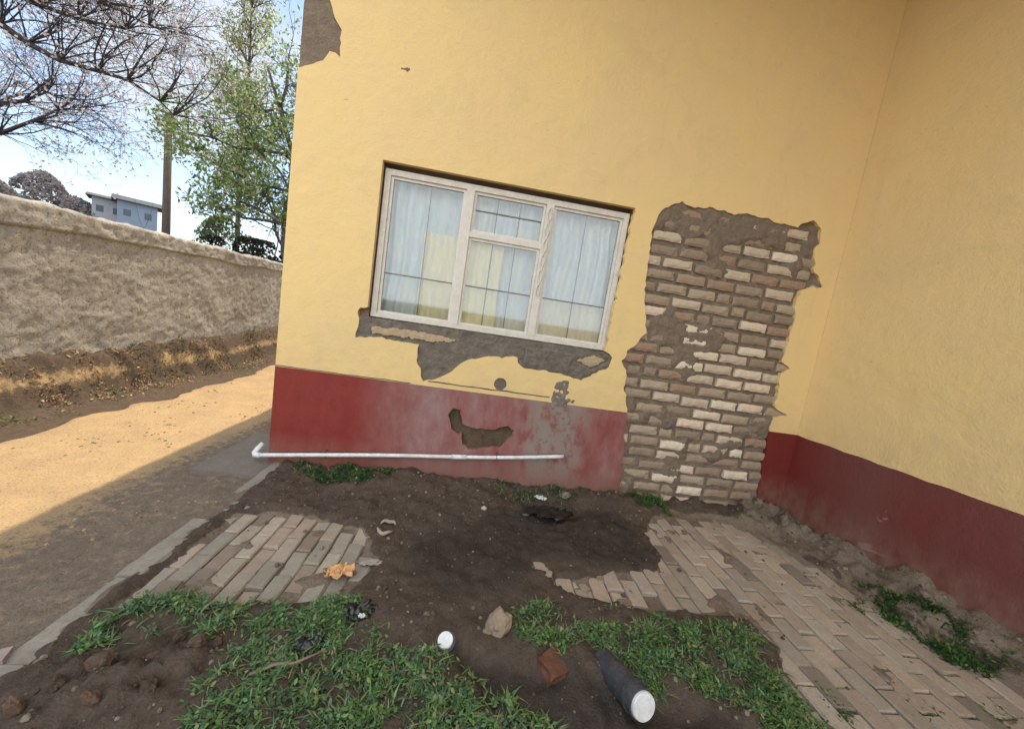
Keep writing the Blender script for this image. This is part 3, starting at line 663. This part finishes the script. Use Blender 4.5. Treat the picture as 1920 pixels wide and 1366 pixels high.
wl = [(3.3,-1.60,3.55,-1.86),(3.7,-1.72,3.95,-1.86),(4.05,-1.48,4.28,-1.58),(4.1,-1.78,4.35,-1.92),(3.55,-1.95,3.9,-2.1),(3.9,-1.58,4.08,-1.66)]
for i, (a, b2, c, d) in enumerate(wl[:4]):
    weed_patch('grass', [(a, b2), (c, b2), (c, d), (a, d)], 9000, 20+i, .03, 'thin weeds in the joints of the brick paving', ((.05, .10, .03), (.09, .12, .05)), .03)

# small stones and crumbs of earth
def crumb(q, x, y, z, r, col, rnd, flat=.7):
    vs = []; seg = 6; k = [rnd.uniform(.7, 1.25) for _ in range(14)]
    vs.append((x, y, z+r*flat*k[12])); 
    for i in range(seg): a = 2*pi*i/seg; vs.append((x+r*.75*k[i]*cos(a), y+r*.75*k[i]*sin(a), z+r*flat*.55*k[i+6]))
    for i in range(seg): a = 2*pi*(i+.5)/seg; vs.append((x+r*k[(i+3) % 12]*cos(a), y+r*k[(i+5) % 12]*sin(a), z-r*.4))
    fs = []
    for i in range(seg):
        j = (i+1) % seg; fs += [(0, 1+i, 1+j), (1+i, 7+i, 1+j), (1+j, 7+i, 7+j)]
    q.add(vs, fs, col)
rnd = random.Random(11); q = MB()
for _ in range(5200):
    x = rnd.uniform(.18, 5.0); y = rnd.uniform(-2.3, -.02)
    if x > wx(y)-.02: continue
    h, so_, we, ru = gh(x, y); onp = max(edge_dist((x, y), PAVR), edge_dist((x, y), PAVL)) > 0
    if onp and rnd.random() < .94: continue
    r = .003+.010*rnd.random()**3*(1.6 if ru > .3 else 1)
    if we > .5: r *= .6
    c = rnd.choice([(.16, .12, .085), (.10, .075, .055), (.22, .17, .12), (.30, .25, .19), (.13, .10, .075)])
    crumb(q, x, y, (.016 if onp else h)+r*.2, r, c, rnd)
q.build('gravel', M_stone, kind='stuff', label='crumbs of earth, mortar and gravel scattered by the wall')
q = MB()
for _ in range(7000):
    x = rnd.uniform(-2.4, .04); y = rnd.uniform(-2.0, 6)
    if fbm(x, y, 4, 4, 1.6) < .05+.3*rnd.random(): continue
    h = gh(x, y)[0]; r = .002+.012*rnd.random()**5
    c = rnd.choice([(.40, .28, .16), (.30, .21, .13), (.24, .18, .12), (.48, .36, .22)])
    crumb(q, x, y, h+r*.2, r, c, rnd)
q.build('gravel', M_stone, kind='stuff', label='small stones scattered over the sandy path')
# bank: dry leaves, straw and weeds below the boundary wall
q = MB()
for _ in range(26000):
    y = rnd.uniform(-1.5, 9); x = rnd.gauss(-2.50, .16)
    if x < -2.79 or x > -2.1: continue
    if rnd.random() > .45+fbm(x, y, 2, 3, 2.5)*1.3: continue
    z = gh(x, y)[0]; an = rnd.uniform(0, 2*pi); g_ = fbm(x, y, 7, 3, 1.3)
    c = rnd.choice([(.10, .11, .04), (.14, .13, .05), (.08, .10, .04)]) if g_ > .12 else rnd.choice([(.30, .18, .09), (.38, .26, .14), (.22, .13, .07), (.48, .36, .20), (.17, .11, .07)])
    r = rnd.uniform(.012, .035); wd = r*rnd.uniform(.15, .4); ti = rnd.uniform(-.2, 1.0)
    p0 = Vector((x, y, z+rnd.uniform(0, .02))); dv = Vector((cos(an)*cos(ti), sin(an)*cos(ti), abs(sin(ti))))*r; sv = Vector((-sin(an), cos(an), rnd.uniform(-.5, .5)))*wd
    q.add([p0, p0+dv*.5+sv, p0+dv*1.2, p0+dv*.5-sv], [(0, 1, 2, 3)], c)
q.build('dry_leaves', M_grass, kind='stuff', label='dry leaves and weeds on the earth bank under the boundary wall')

# ------------------------------------------------------------ boundary wall on the left
bw = thing('boundary_wall', 'long rough grey boundary wall of rubble and cement with a broken coping', 'wall', (-2.8, 0, 0))
def bwx(y, z): return -2.8+.016*fbm(0, y, z, 5, 3)+.013*fbm(5, y, z, 3, 18)
def grid_wall(y0, y1, z0, z1f, xf, st, matl, name, thick):
    ny = int((y1-y0)/st); nz_ = 10 if callable(z0) else int((1.9-z0)/st); vs = []; fs = []
    for j in range(nz_+1):
        for i in range(ny+1):
            y = y0+(y1-y0)*i/ny; z = z0(y)+(z1f(y)-z0(y))*j/nz_ if callable(z0) else z0+(z1f(y)-z0)*j/nz_
            vs.append((xf(y, z), y, z))
    for j in range(nz_):
        for i in range(ny): a = j*(ny+1)+i; fs.append((a, a+1, a+ny+2, a+ny+1))
    top = [nz_*(ny+1)+i for i in range(ny+1)]; o = len(vs)
    for i in range(ny+1): v = vs[top[i]]; vs.append((v[0]-thick*.5, v[1], v[2]+.02+.02*fbm(1, v[1], 3, 3, 6)))
    for i in range(ny+1): v = vs[top[i]]; vs.append((-2.8-thick, v[1], v[2]))
    for i in range(ny+1): v = vs[top[i]]; vs.append((-2.8-thick, v[1], -.4 if name != 'coping' else 1.5))
    for i in range(ny):
        fs += [(top[i], top[i]+1, o+i+1, o+i), (o+i, o+i+1, o+ny+1+i+1, o+ny+1+i), (o+ny+1+i, o+ny+2+i, o+2*ny+3+i, o+2*ny+2+i)]
    mb = MB(); mb.add([(v[0]+2.8, v[1], v[2]) for v in vs], fs); return mb.build(name, matl, bw, smooth=True)
cz = lambda y: 1.64+.075*sm(0, 3, y)+.035*fbm(0, y, 3, 4, 1.5)
ct = lambda y: 1.90+.03*fbm(0, y, 9, 4, 2.0)+.012*fbm(0, y, 2, 3, 9)
grid_wall(-7, 16, -.3, cz, bwx, .032, M_bwall, 'wall_face', .24)
grid_wall(-7, 16, lambda y: cz(y)-.02, ct, lambda y, z: bwx(y, z)+.024+.012*fbm(9, y, z, 3, 10)-(.07 if z < cz(y)-.01 else 0)-.015*sm(ct(y)-.02, ct(y), z), .032, M_bwall, 'coping', .27)

# ------------------------------------------------------------ trees
def grow(mb, p, d, ln, r, depth, rnd, tips, up=.1, spread=.6, seg=5, kids=(2, 4), droop=0., rmin=.0025):
    pts = [p.copy()]; rads = [r]; dd = d.normalized()
    for i in range(seg):
        dd = (dd+Vector([rnd.gauss(0, .16) for _ in range(3)])+Vector((0, 0, up*.25-droop))).normalized()
        pts.append(pts[-1]+dd*ln/seg); rads.append(max(rmin*.6, r*(1-.55*(i+1)/seg)))
    mb.tube(pts, rads, 7 if r > .03 else (4 if r > .008 else 3), cap=False)
    tips.append((pts[-1], depth, dd))
    if depth <= 0:
        for q_ in pts[1:-1]: tips.append((q_, 0, dd))
        return
    for k in range(rnd.randint(*kids)):
        i = rnd.randint(2, seg); a = pts[i]; base = (pts[i]-pts[i-1]).normalized()
        sd_ = base.orthogonal().normalized(); sd_.rotate(Matrix.Rotation(rnd.uniform(0, 2*pi), 3, base))
        nd = base*(1-spread*.5)+sd_*spread*rnd.uniform(.6, 1.3)
        grow(mb, a, nd, ln*rnd.uniform(.55, .8), max(rmin, rads[i]*.7), depth-1, rnd, tips, up, spread, seg, kids, droop, rmin)
def leaf_at(q, c, r, rnd, col, n):
    for _ in range(n):
        p = c+Vector([rnd.gauss(0, r) for _ in range(3)]); a = Vector([rnd.gauss(0, 1) for _ in range(3)]).normalized(); b2 = a.orthogonal().normalized(); b2.rotate(Matrix.Rotation(rnd.uniform(0, 6.3), 3, a))
        s_ = rnd.uniform(.04, .08); k = rnd.uniform(.65, 1.4); cc = rnd.choice(col); s2 = s_*.42
        q.add([p-a*s_, p+b2*s2, p+a*s_, p-b2*s2], [(0, 1, 2, 3)], (cc[0]*k, cc[1]*k, cc[2]*k))
# leafy tree behind the wall, partly hidden by the house
lt = thing('leafy_tree', 'leafy green tree leaning out beyond the wall beside the house corner', 'tree', (-3.55, 8.4, .1))
rnd = random.Random(21); tb = MB(); lf = MB(); tips = []; O = Vector((-3.55, 8.4, .1))
trunk = [Vector((0, 0, -.3)), Vector((-.12, 0, .8)), Vector((-.35, -.1, 1.6)), Vector((-.5, -.2, 2.3)), Vector((-.55, -.2, 3.0)), Vector((-.5, -.1, 3.9)), Vector((-.6, 0, 4.9)), Vector((-1.0, 0, 6.0)), Vector((-1.4, 0, 7.0))]
tb.tube(trunk, [.19, .16, .14, .125, .11, .09, .07, .05, .03], 9)
limbs = [(2, (-1, -.1, .55), 2.3, .06), (3, (-1, 0, .9), 2.6, .07), (4, (-1, .2, .7), 2.3, .06), (4, (.8, -.2, .8), 1.6, .05), (5, (-1, -.2, 1.0), 2.2, .055), (5, (.6, .2, 1), 1.8, .05), (6, (-.9, 0, 1.2), 2.0, .045), (6, (.5, -.3, 1.2), 1.8, .04), (7, (-.3, .3, 1.5), 1.8, .035), (8, (-.1, 0, 1.5), 1.8, .03), (3, (-.9, .5, .25), 2.0, .045), (7, (.4, 0, 1.2), 1.6, .03)]
for i, d, ln, r in limbs[:6]: grow(tb, trunk[i], Vector(d), ln*.7, r*.6, 2, rnd, tips, .12, .75, 5, (2, 3), .0, .004)
GL = [(.16, .24, .07), (.22, .31, .09), (.32, .39, .15), (.12, .18, .07), (.44, .47, .25)]
lobes = [((-3.3, 0, 5.0), (.75, .7, .85), 1.0), ((-2.6, .2, 4.3), (.8, .7, .6), .7), ((-1.0, 0, 4.9), (.95, .8, 1.0), 1.2), ((-1.2, -.1, 3.7), (.8, .6, .6), .8), ((-.3, 0, 3.4), (.7, .6, .7), .9), ((-1.7, 0, 6.0), (.9, .8, .9), .45), ((-2.5, 0, 3.2), (.7, .5, .5), .5), ((-.4, .2, 6.2), (.8, .7, .8), .5), ((-2.3, .3, 5.6), (.8, .6, .7), .5), ((-.9, 0, 7.4), (.8, .7, .8), .3)]
def towards(p0, p1, r):
    p1 = Vector(p1); md = p0.lerp(p1, .5)+Vector((rnd.gauss(0, .12), rnd.gauss(0, .12), -.12)); pts = [p0, p0.lerp(md, .5)+Vector((0, 0, .03)), md, md.lerp(p1, .5)+Vector((0, 0, .06)), p1]
    tb.tube(pts, [r, r*.85, r*.7, r*.5, r*.3], 6); return pts
for (c, R3, dens) in lobes:
    st = min(trunk[2:8], key=lambda p: (p-Vector(c)).length+.8*max(0, p.z-c[2]+.4)); pts = towards(st, c, .045)
    for k in range(16):
        grow(tb, pts[rnd.choice((2, 3, 3, 4, 4))], Vector((rnd.gauss(0, R3[0]), rnd.gauss(0, R3[1]), rnd.gauss(.15, R3[2]))), rnd.uniform(.5, 1.0), .012, 1, rnd, tips, .1, .7, 4, (2, 3), 0, .004)
    for k in range(int(330*dens)):
        while 1:
            v = Vector([rnd.uniform(-1, 1) for _ in range(3)])
            if v.length < 1: break
        p = Vector((c[0]+v.x*R3[0]*1.1, c[1]+v.y*R3[1]*1.1, c[2]+v.z*R3[2]*1.1))
        if fbm(p.x, p.y, p.z, 3, 1.7) < -.06: continue
        leaf_at(lf, p, .095, rnd, GL, 7)
for p, dep, d in tips:
    if rnd.random() < .5 and p.z > 2.6: leaf_at(lf, p, .09, rnd, GL, 3)
tb.build('trunk', M_bark, lt, smooth=True); lf.build('crown', M_leaf, lt)
# pale slender tree further back
pt = thing('slender_tree', 'tall thin pale yellow green tree rising behind the leafy tree', 'tree', (-8.25, 13, 0))
rnd = random.Random(33); tb = MB(); lf = MB(); tips = []
tr_ = [Vector((0, 0, -.3)), Vector((0, 0, 3)), Vector((-.1, 0, 6)), Vector((.05, 0, 9)), Vector((0, 0, 12)), Vector((0, 0, 14))]
tb.tube(tr_, [.10, .09, .07, .05, .035, .015], 8)
for k in range(80):
    z_ = rnd.uniform(3.5, 13.5); a = rnd.uniform(0, 6.28); grow(tb, Vector((0, 0, z_)), Vector((cos(a)*.7, sin(a)*.7, 1)), rnd.uniform(1.0, 1.7)*(1-.04*(z_-3)), .022, 1, rnd, tips, .3, .5, 5, (2, 3), 0, .005)
for p, dep, d in tips: leaf_at(lf, p, .17, rnd, [(.30, .32, .14), (.32, .32, .16), (.2, .24, .1), (.44, .42, .26)], 9)
tb.build('trunk', M_bark, pt, smooth=True); lf.build('crown', M_leaf, pt)
# bare blossom tree at the left
bt = thing('bare_tree', 'bare tree with dark arching branches and faint pink blossom over the boundary wall', 'tree', (-8.6, 4.4, .1))
rnd = random.Random(5); tb = MB(); lf = MB(); tips = []; O = Vector((-8.6, 4.4, .1))
V_ = lambda *p: Vector(p)-O
trunk = [Vector((0, 0, -.3)), Vector((.05, 0, 1.2)), Vector((-.05, .1, 2.4)), Vector((.1, .1, 3.4)), Vector((.3, 0, 4.3)), Vector((.3, .2, 5.5)), Vector((.1, .3, 6.6))]
tb.tube(trunk, [.24, .2, .17, .15, .12, .09, .05], 9)
main = [trunk[4], V_(-7.6, 4.25, 5.25), V_(-7.09, 4.2, 5.2), V_(-6.87, 4.4, 4.98), V_(-6.69, 4.6, 4.86), V_(-6.4, 4.8, 4.77), V_(-5.98, 5, 4.8), V_(-5.62, 5.2, 4.83), V_(-5.28, 5.5, 4.67), V_(-5.1, 5.6, 4.5)]
tb.tube(main, [.10, .075, .062, .055, .048, .040, .034, .028, .018, .01], 8)
for i in range(2, 10):
    for k in range(8):
        grow(tb, main[i], Vector((rnd.uniform(.2, 1), rnd.uniform(-.6, .6), rnd.uniform(.1, 1.0))), rnd.uniform(.6, 1.25), .014, 3, rnd, tips, .05, .7, 5, (2, 3), 0, .0032)
sec = [(trunk[4], V_(-7.3, 4.6, 5.7), V_(-6.7, 4.7, 5.55), V_(-6.1, 4.8, 5.5), V_(-5.5, 5.0, 5.6)), (trunk[5], V_(-7.4, 4.8, 6.1), V_(-6.6, 5, 6.1), V_(-5.9, 5, 5.95), V_(-5.2, 5.1, 5.8)),
       (trunk[3], V_(-8.1, 4.9, 3.5), V_(-7.57, 5, 3.4), V_(-7.04, 5, 3.72), V_(-6.6, 5, 4.0)), (trunk[3], V_(-8.0, 5.2, 3.9), V_(-7.4, 5.2, 4.1), V_(-6.9, 5.1, 4.3))]
for s_ in sec:
    n = len(s_); tb.tube(list(s_), [.06-.045*i/(n-1) for i in range(n)], 7)
    for i in range(1, n):
        for k in range(9): grow(tb, s_[i], Vector((rnd.uniform(.1, 1), rnd.uniform(-.6, .6), rnd.uniform(-.2, .9))), rnd.uniform(.6, 1.2), .013, 3, rnd, tips, .03, .7, 5, (2, 3), 0, .0032)
for i in (4, 5, 6):
    for k in range(4): grow(tb, trunk[i], Vector((rnd.uniform(-1, .6), rnd.uniform(-1, 1), rnd.uniform(.3, 1.2))), 1.7, .04, 3, rnd, tips, .05, .7, 5, (2, 3), 0, .003)
for p, dep, d in tips:
    if rnd.random() < .22:
        for _ in range(1):
            c = p+Vector([rnd.gauss(0, .05) for _ in range(3)]); a = Vector([rnd.gauss(0, 1) for _ in range(3)]).normalized()*.026; b2 = a.orthogonal().normalized()*.022
            lf.add([c-a, c+b2, c+a, c-b2], [(0, 1, 2, 3)], rnd.choice([(.62, .48, .48), (.70, .60, .58), (.50, .40, .38), (.55, .52, .40)]))
tb.build('trunk', M_bark, bt, smooth=True); lf.build('blossom', M_leaf, bt)

# bushes beyond the wall
def bush(name, label, cat, loc, R, n, cols, seed, ls=1., group=None, ex=2.2):
    rnd = random.Random(seed); o = thing(name, label, cat, loc, group); st = MB(); lf = MB(); tips = []
    for k in range(7): grow(st, Vector((rnd.gauss(0, R[0]*.12), rnd.gauss(0, R[1]*.12), -.1)), Vector((rnd.gauss(0, .6)*R[0], rnd.gauss(0, .6)*R[1], 1.0)), R[2]*.6, .03, 2, rnd, tips, .1, .8, 4, (2, 3), 0, .005)
    for _ in range(n):
        a = rnd.uniform(0, 2*pi); zf = rnd.random(); rr_ = (1-zf**ex)**.5*(.55+.45*rnd.random()**.4); p = Vector((R[0]*rr_*cos(a), R[1]*rr_*sin(a), R[2]*zf))
        if fbm(p.x+seed, p.y, p.z, 3, 1.6/ls) < -.12: continue
        v = Vector([rnd.gauss(0, 1) for _ in range(3)]).normalized(); b2 = v.orthogonal().normalized(); s_ = rnd.uniform(.03, .065)*ls; c = rnd.choice(cols); k = rnd.uniform(.7, 1.3)
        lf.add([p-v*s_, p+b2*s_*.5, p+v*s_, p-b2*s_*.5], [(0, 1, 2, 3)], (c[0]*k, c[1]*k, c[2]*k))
    st.build('stem', M_bark, o, smooth=True); lf.build('foliage', M_leaf, o); return o
bush('bush', 'light green bush rising just above the boundary wall', 'bush', (-6.3, 9.2, 0), (1.35, .8, 3.2), 9500, [(.13, .19, .07), (.09, .14, .05), (.2, .24, .12)], 3)
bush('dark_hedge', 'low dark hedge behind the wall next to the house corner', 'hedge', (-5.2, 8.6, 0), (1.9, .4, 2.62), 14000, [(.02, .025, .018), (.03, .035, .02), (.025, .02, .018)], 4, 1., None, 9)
bush('distant_tree', 'rounded grey brown distant tree on the far left skyline', 'tree', (-48.5, 45, 0), (3.6, 3, 9.6), 5200, [(.26, .23, .23), (.30, .26, .26), (.20, .19, .20)], 6, 5)  # distance haze put into the lightened leaf colours of the distant trees
bush('distant_tree', 'low grey brown trees on the skyline left of the houses', 'tree', (-54, 45, 0), (4.6, 3, 8.2), 5200, [(.27, .24, .24), (.31, .27, .26), (.22, .2, .21)], 8, 5)

bush('distant_tree', 'wide low grey brown tree clump between the round tree and the houses', 'tree', (-46, 46, 0), (3.8, 3, 7.5), 5200, [(.25, .22, .22), (.29, .25, .24), (.2, .19, .2)], 9, 5)
# utility pole
pol = thing('utility_pole', 'dark wooden utility pole standing behind the wall left of the leafy tree', 'pole', (-11.6, 14, 0))
g = MB(); g.tube([(0, 0, -.2), (-.02, 0, 3), (-.08, 0, 7.4)], [.15, .14, .115], 12); g.build('post', M_wood, pol, smooth=True)
# distant houses
def far_house(label, x, y, wdt, dep, hh, rh, wall, roofc):
    o = thing('distant_house', label, 'house', (x, y, 0), 'houses on the skyline'); o.rotation_euler = (0, 0, .69); g = MB(); g.box((-wdt/2, 0, 0), (wdt/2, dep, hh)); g.build('wall', simple_mat('house_wall', wall, tuple(v*.8 for v in wall), 1, .9, .2, .01), o)
    g = MB(); e = .5; vs = [(-wdt/2-e, -e, hh+.004), (wdt/2+e, -e, hh+.004), (wdt/2+e, dep+e, hh+.004), (-wdt/2-e, dep+e, hh+.004), (-wdt/2-e, dep/2, hh+rh), (wdt/2+e, dep/2, hh+rh)]
    g.add(vs, [(0, 1, 5, 4), (2, 3, 4, 5), (0, 4, 3), (1, 2, 5), (0, 3, 2, 1)]); g.build('roof', simple_mat('house_roof', roofc, tuple(v*.7 for v in roofc), 1, .7, .1, .01), o)
    for k in (-.26, .26):
        g = MB(); g.box((k*wdt-.3, -.03, hh-1.6), (k*wdt+.3, .02, hh-.9)); g.build('window', simple_mat('far_window', (.13, .15, .18), (.10, .12, .14), 2), o)  # window colour greyed, with distance haze painted in
    return o
far_house('blue grey house with a flat dark roof on the skyline left of the pole', -38.9, 45.5, 3.3, 4, 7.9, .7, (.24, .31, .39), (.11, .12, .13))
far_house('pale grey house with a dark roof edge left of the blue grey house', -42.9, 46.5, 2.6, 4, 8.0, .5, (.40, .41, .45), (.14, .13, .13))

# ------------------------------------------------------------ objects lying about
def lump(name, label, cat, loc, dims, rot, col, seed, group=None, sub=3, amp=.18, matl=None, faces=.0):
    import bmesh
    bm = bmesh.new(); bmesh.ops.create_icosphere(bm, subdivisions=sub, radius=1)
    for v in bm.verts:
        c = v.co.copy()
        if faces: c = Vector([max(-faces, min(faces, a)) for a in c])/faces*.9
        n = noise.fractal(c*1.3+Vector((seed*3.1, seed, 0)), 1., 2., 4); c *= 1+amp*n
        v.co = Vector((c.x*dims[0], c.y*dims[1], c.z*dims[2]))
    me = bpy.data.meshes.new(name); bm.to_mesh(me); bm.free(); me.materials.append(matl or M_stone)
    at = me.color_attributes.new('tint', 'FLOAT_COLOR', 'POINT'); at.data.foreach_set('color', [*col, 1]*len(me.vertices))
    o = bpy.data.objects.new(name, me); COL.objects.link(o); o.location = loc; o.rotation_euler = rot; o['label'] = label; o['category'] = cat
    if group: o['group'] = group
    return o
# buried black pipes with white caps
def capped(label, p0, p1, r, capr, seed):
    o = thing('capped_pipe', label, 'pipe', p0, 'black pipe ends with white caps'); d = Vector(p1)-Vector(p0); L_ = d.length; dn = d.normalized()
    g = MB(); g.tube([dn*(L_*i/10)+Vector((0, 0, .002*fbm(i, seed, 0))) for i in range(11)], [r*(1+.05*fbm(i*.4, seed, 1)) for i in range(11)], 28); g.build('pipe', M_dark, o, smooth=False)
    g = MB(); g.tube([dn*(L_-.012), dn*(L_+.010), dn*(L_+.016), dn*(L_+.017), dn*(L_+.011), dn*(L_+.010)], [capr, capr, capr*.95, capr*.84, capr*.80, capr*.5], 32); g.build('cap', M_white, o, smooth=False)
    g = MB(); g.tube([dn*(L_-.05), dn*(L_-.035)], r*1.09, 28); g.build('collar', M_dark, o); return o
capped('dark pipe end with a large white cap lying in the soil at the bottom right', (2.36, -1.66, .0), (2.42, -1.92, .08), .057, .052, 1)
capped('small dark pipe stub with a white cap left of the broken stone', (1.635, -1.62, -.03), (1.625, -1.655, .05), .045, .034, 2)
# broken stone, brick and clods
lump('broken_stone', 'pale topped brown stone standing in the soil beside the white capped stub', 'stone', (1.865, -1.56, .06), (.062, .055, .085), (.1, .15, .4), (.36, .27, .19), 3, faces=.95, amp=.3)
lump('broken_brick', 'reddish brown broken brick half buried at the edge of the leafy weeds', 'brick', (2.13, -1.70, .005), (.095, .06, .042), (.2, .1, .5), (.17, .075, .048), 4, faces=.62)
lump('stone', 'small white stone on the dark soil under the pipe', 'stone', (1.81, -.47, .05), (.022, .018, .015), (0, 0, 0), (.62, .56, .48), 5)
lump('stone', 'grey stone lying against the cement splashes at the wall foot', 'stone', (2.52, -.12, .05), (.06, .04, .035), (0, 0, .4), (.30, .26, .21), 6)
cl = [(.42,-1.86,.04),(.55,-1.80,.035),(.62,-1.92,.045),(.50,-1.98,.03),(.35,-1.93,.03),(.68,-1.78,.03),(.3,-2.0,.035),(.72,-1.72,.025),(.58,-1.72,.028)]
for i, (x, y, r) in enumerate(cl):
    lump('clod', 'brown clod of dug earth in the bottom left soil', 'clod', (x, y, gh(x, y)[0]+r*.3), (r*.95, r*.8, r*.6), (i, i*.7, i*1.3), random.choice([(.13, .085, .06), (.16, .10, .07), (.10, .07, .05)]), 10+i, 'clods of dug earth at the bottom left', 3, .45)
for i, (x, y, r, c) in enumerate([(2.54,-1.10,.028,(.3,.24,.18)),(2.29,-1.17,.035,(.33,.27,.2)),(2.40,-1.2,.025,(.36,.3,.2)),(2.62,-1.28,.03,(.28,.2,.15)),(2.2,-1.12,.02,(.42,.33,.26)),(2.68,-1.12,.022,(.3,.23,.18))]):
    lump('rubble_piece', 'pale chip of broken paving on the dark soil by the brick paving', 'rubble', (x, y, gh(x, y)[0]+.008), (r*1.3, r, r*.4), (0, .1, i*1.1), c, 30+i, 'paving chips on the dark soil', 2, .4, faces=.7)
rb = [(4.42,-.14,.06),(4.34,-.2,.045),(4.52,-.1,.05),(4.5,-.25,.04),(4.25,-.1,.04),(4.62,-.35,.045),(4.7,-.5,.04),(4.4,-.05,.07),(4.56,-.2,.035),(4.78,-.62,.035)]
for i, (x, y, r) in enumerate(rb):
    lump('rubble_piece', 'lump of knocked off plaster in the heap at the inner corner of the house', 'rubble', (x, y, gh(x, y)[0]+r*.25), (r*1.1, r, r*.75), (i, i*.5, i*1.9), random.choice([(.2, .15, .11), (.26, .2, .15), (.15, .11, .08)]), 50+i, 'plaster lumps at the inner corner', 3, .4, faces=.75)
# litter
def sheet(name, label, cat, loc, sx, sy, amp, matl, seed, rot=0, holes=0, poly=None):
    q = MB(); n = 16; vs = []; fs = []
    for j in range(n+1):
        for i in range(n+1):
            u, v = i/n-.5, j/n-.5; k = 1+.25*fbm(u*2, v*2, seed, 3, 2)
            vs.append((u*sx*k, v*sy*k, amp*(.6+noise.fractal(Vector((u*5, v*5, seed)), 1, 2, 4))+.004))
    for j in range(n):
        for i in range(n):
            u, v = (i+.5)/n-.5, (j+.5)/n-.5
            if math.hypot(u, v) < .5*(1+.3*fbm(u, v, seed, 2, 5)): a = j*(n+1)+i; fs.append((a, a+1, a+n+2, a+n+1))
    q.add(vs, fs); o = q.build(name, matl, smooth=True, label=label, category=cat); o.location = loc; o.rotation_euler = (0, 0, rot)
    sl = o.modifiers.new('thickness', 'SOLIDIFY'); sl.thickness = .0012; return o
M_orange = simple_mat('orange_wrapper', (.80, .38, .12), (.70, .46, .28), 16, .5, .3, .004, .5, fine=50)
M_bag = simple_mat('black_bag', (.012, .012, .014), (.02, .02, .022), 9, .28, .3, .004, .6)
M_paper = simple_mat('white_paper', (.78, .77, .74), (.62, .60, .56), 12, .7, .3, .004)
M_grey = simple_mat('grey_flake', (.42, .35, .29), (.33, .27, .22), 12, .8, .4, .004)
sheet('wrapper', 'crumpled orange wrapper on the edge of the small paving patch', 'litter', (1.03, -1.26, .022), .15, .11, .035, M_orange, 2, .4)
sheet('flat_scrap', 'grey beige flat scrap lying right of the orange wrapper', 'litter', (1.16, -1.15, .02), .13, .05, .006, M_grey, 6, .2)
sheet('paper_scrap', 'bright white scrap on the dark soil below the wall foot weeds', 'litter', (2.29, -.22, .045), .10, .065, .02, M_paper, 3, -.3)
sheet('plastic_bag', 'shiny black plastic bag in the dark hollow in the middle of the soil', 'litter', (2.32, -.42, .02), .42, .17, .035, M_bag, 4, .05)
sheet('plastic_bag', 'crumpled black plastic scrap at the end of the upper grass band', 'litter', (1.22, -1.52, .03), .13, .09, .03, M_bag, 7, .5)
sheet('plastic_bag', 'dark plastic scrap half under the grass at the bottom left', 'litter', (1.06, -1.70, .035), .14, .08, .03, M_bag, 8, 1.)
sheet('paper_scrap', 'tiny white scrap on the black plastic beside the upper grass band', 'litter', (1.235, -1.56, .055), .032, .026, .006, M_paper, 9, .3)
g = MB()
for a0, a1 in ((.5, 2.6), (3.4, 5.7)):
    g.tube([(.055*cos(a0+(a1-a0)*i/10), .07*sin(a0+(a1-a0)*i/10), .006*sin(i)) for i in range(11)], [.004+.008*sin(pi*(i+.5)/11) for i in range(11)], 8)
o = g.build('broken_ring', simple_mat('ring_clay', (.45, .35, .28), (.33, .25, .2), 20, .8, .4, .004), smooth=True, label='two pale curved pieces of a broken ring on the soil above the orange wrapper', category='ring'); o.location = (1.17, -.83, .05)
g = MB(); g.tube([(0, 0, .03), (.07, .03, .045), (.14, .035, .05), (.22, .08, .06)], [.006, .007, .006, .003], 6); g.tube([(.14, .035, .05), (.15, -.03, .055)], [.004, .002], 5)
o = g.build('twig', simple_mat('dry_twig', (.30, .22, .16), (.22, .16, .12), 30, .9, .3, .003), smooth=True, label='dry forked twig lying on the bottom grass', category='twig'); o.location = (.92, -1.86, .03)
g = MB(); g.box((-.09, -.03, 0), (.05, .03, .02), jit=.004)
o = g.build('plank', simple_mat('pale_plank', (.42, .33, .30), (.34, .25, .22), 8, .9, .4, .004), label='short pale plank on the path at the left edge', category='plank'); o.location = (.02, -1.83, .018); o.rotation_euler = (0, 0, .5)
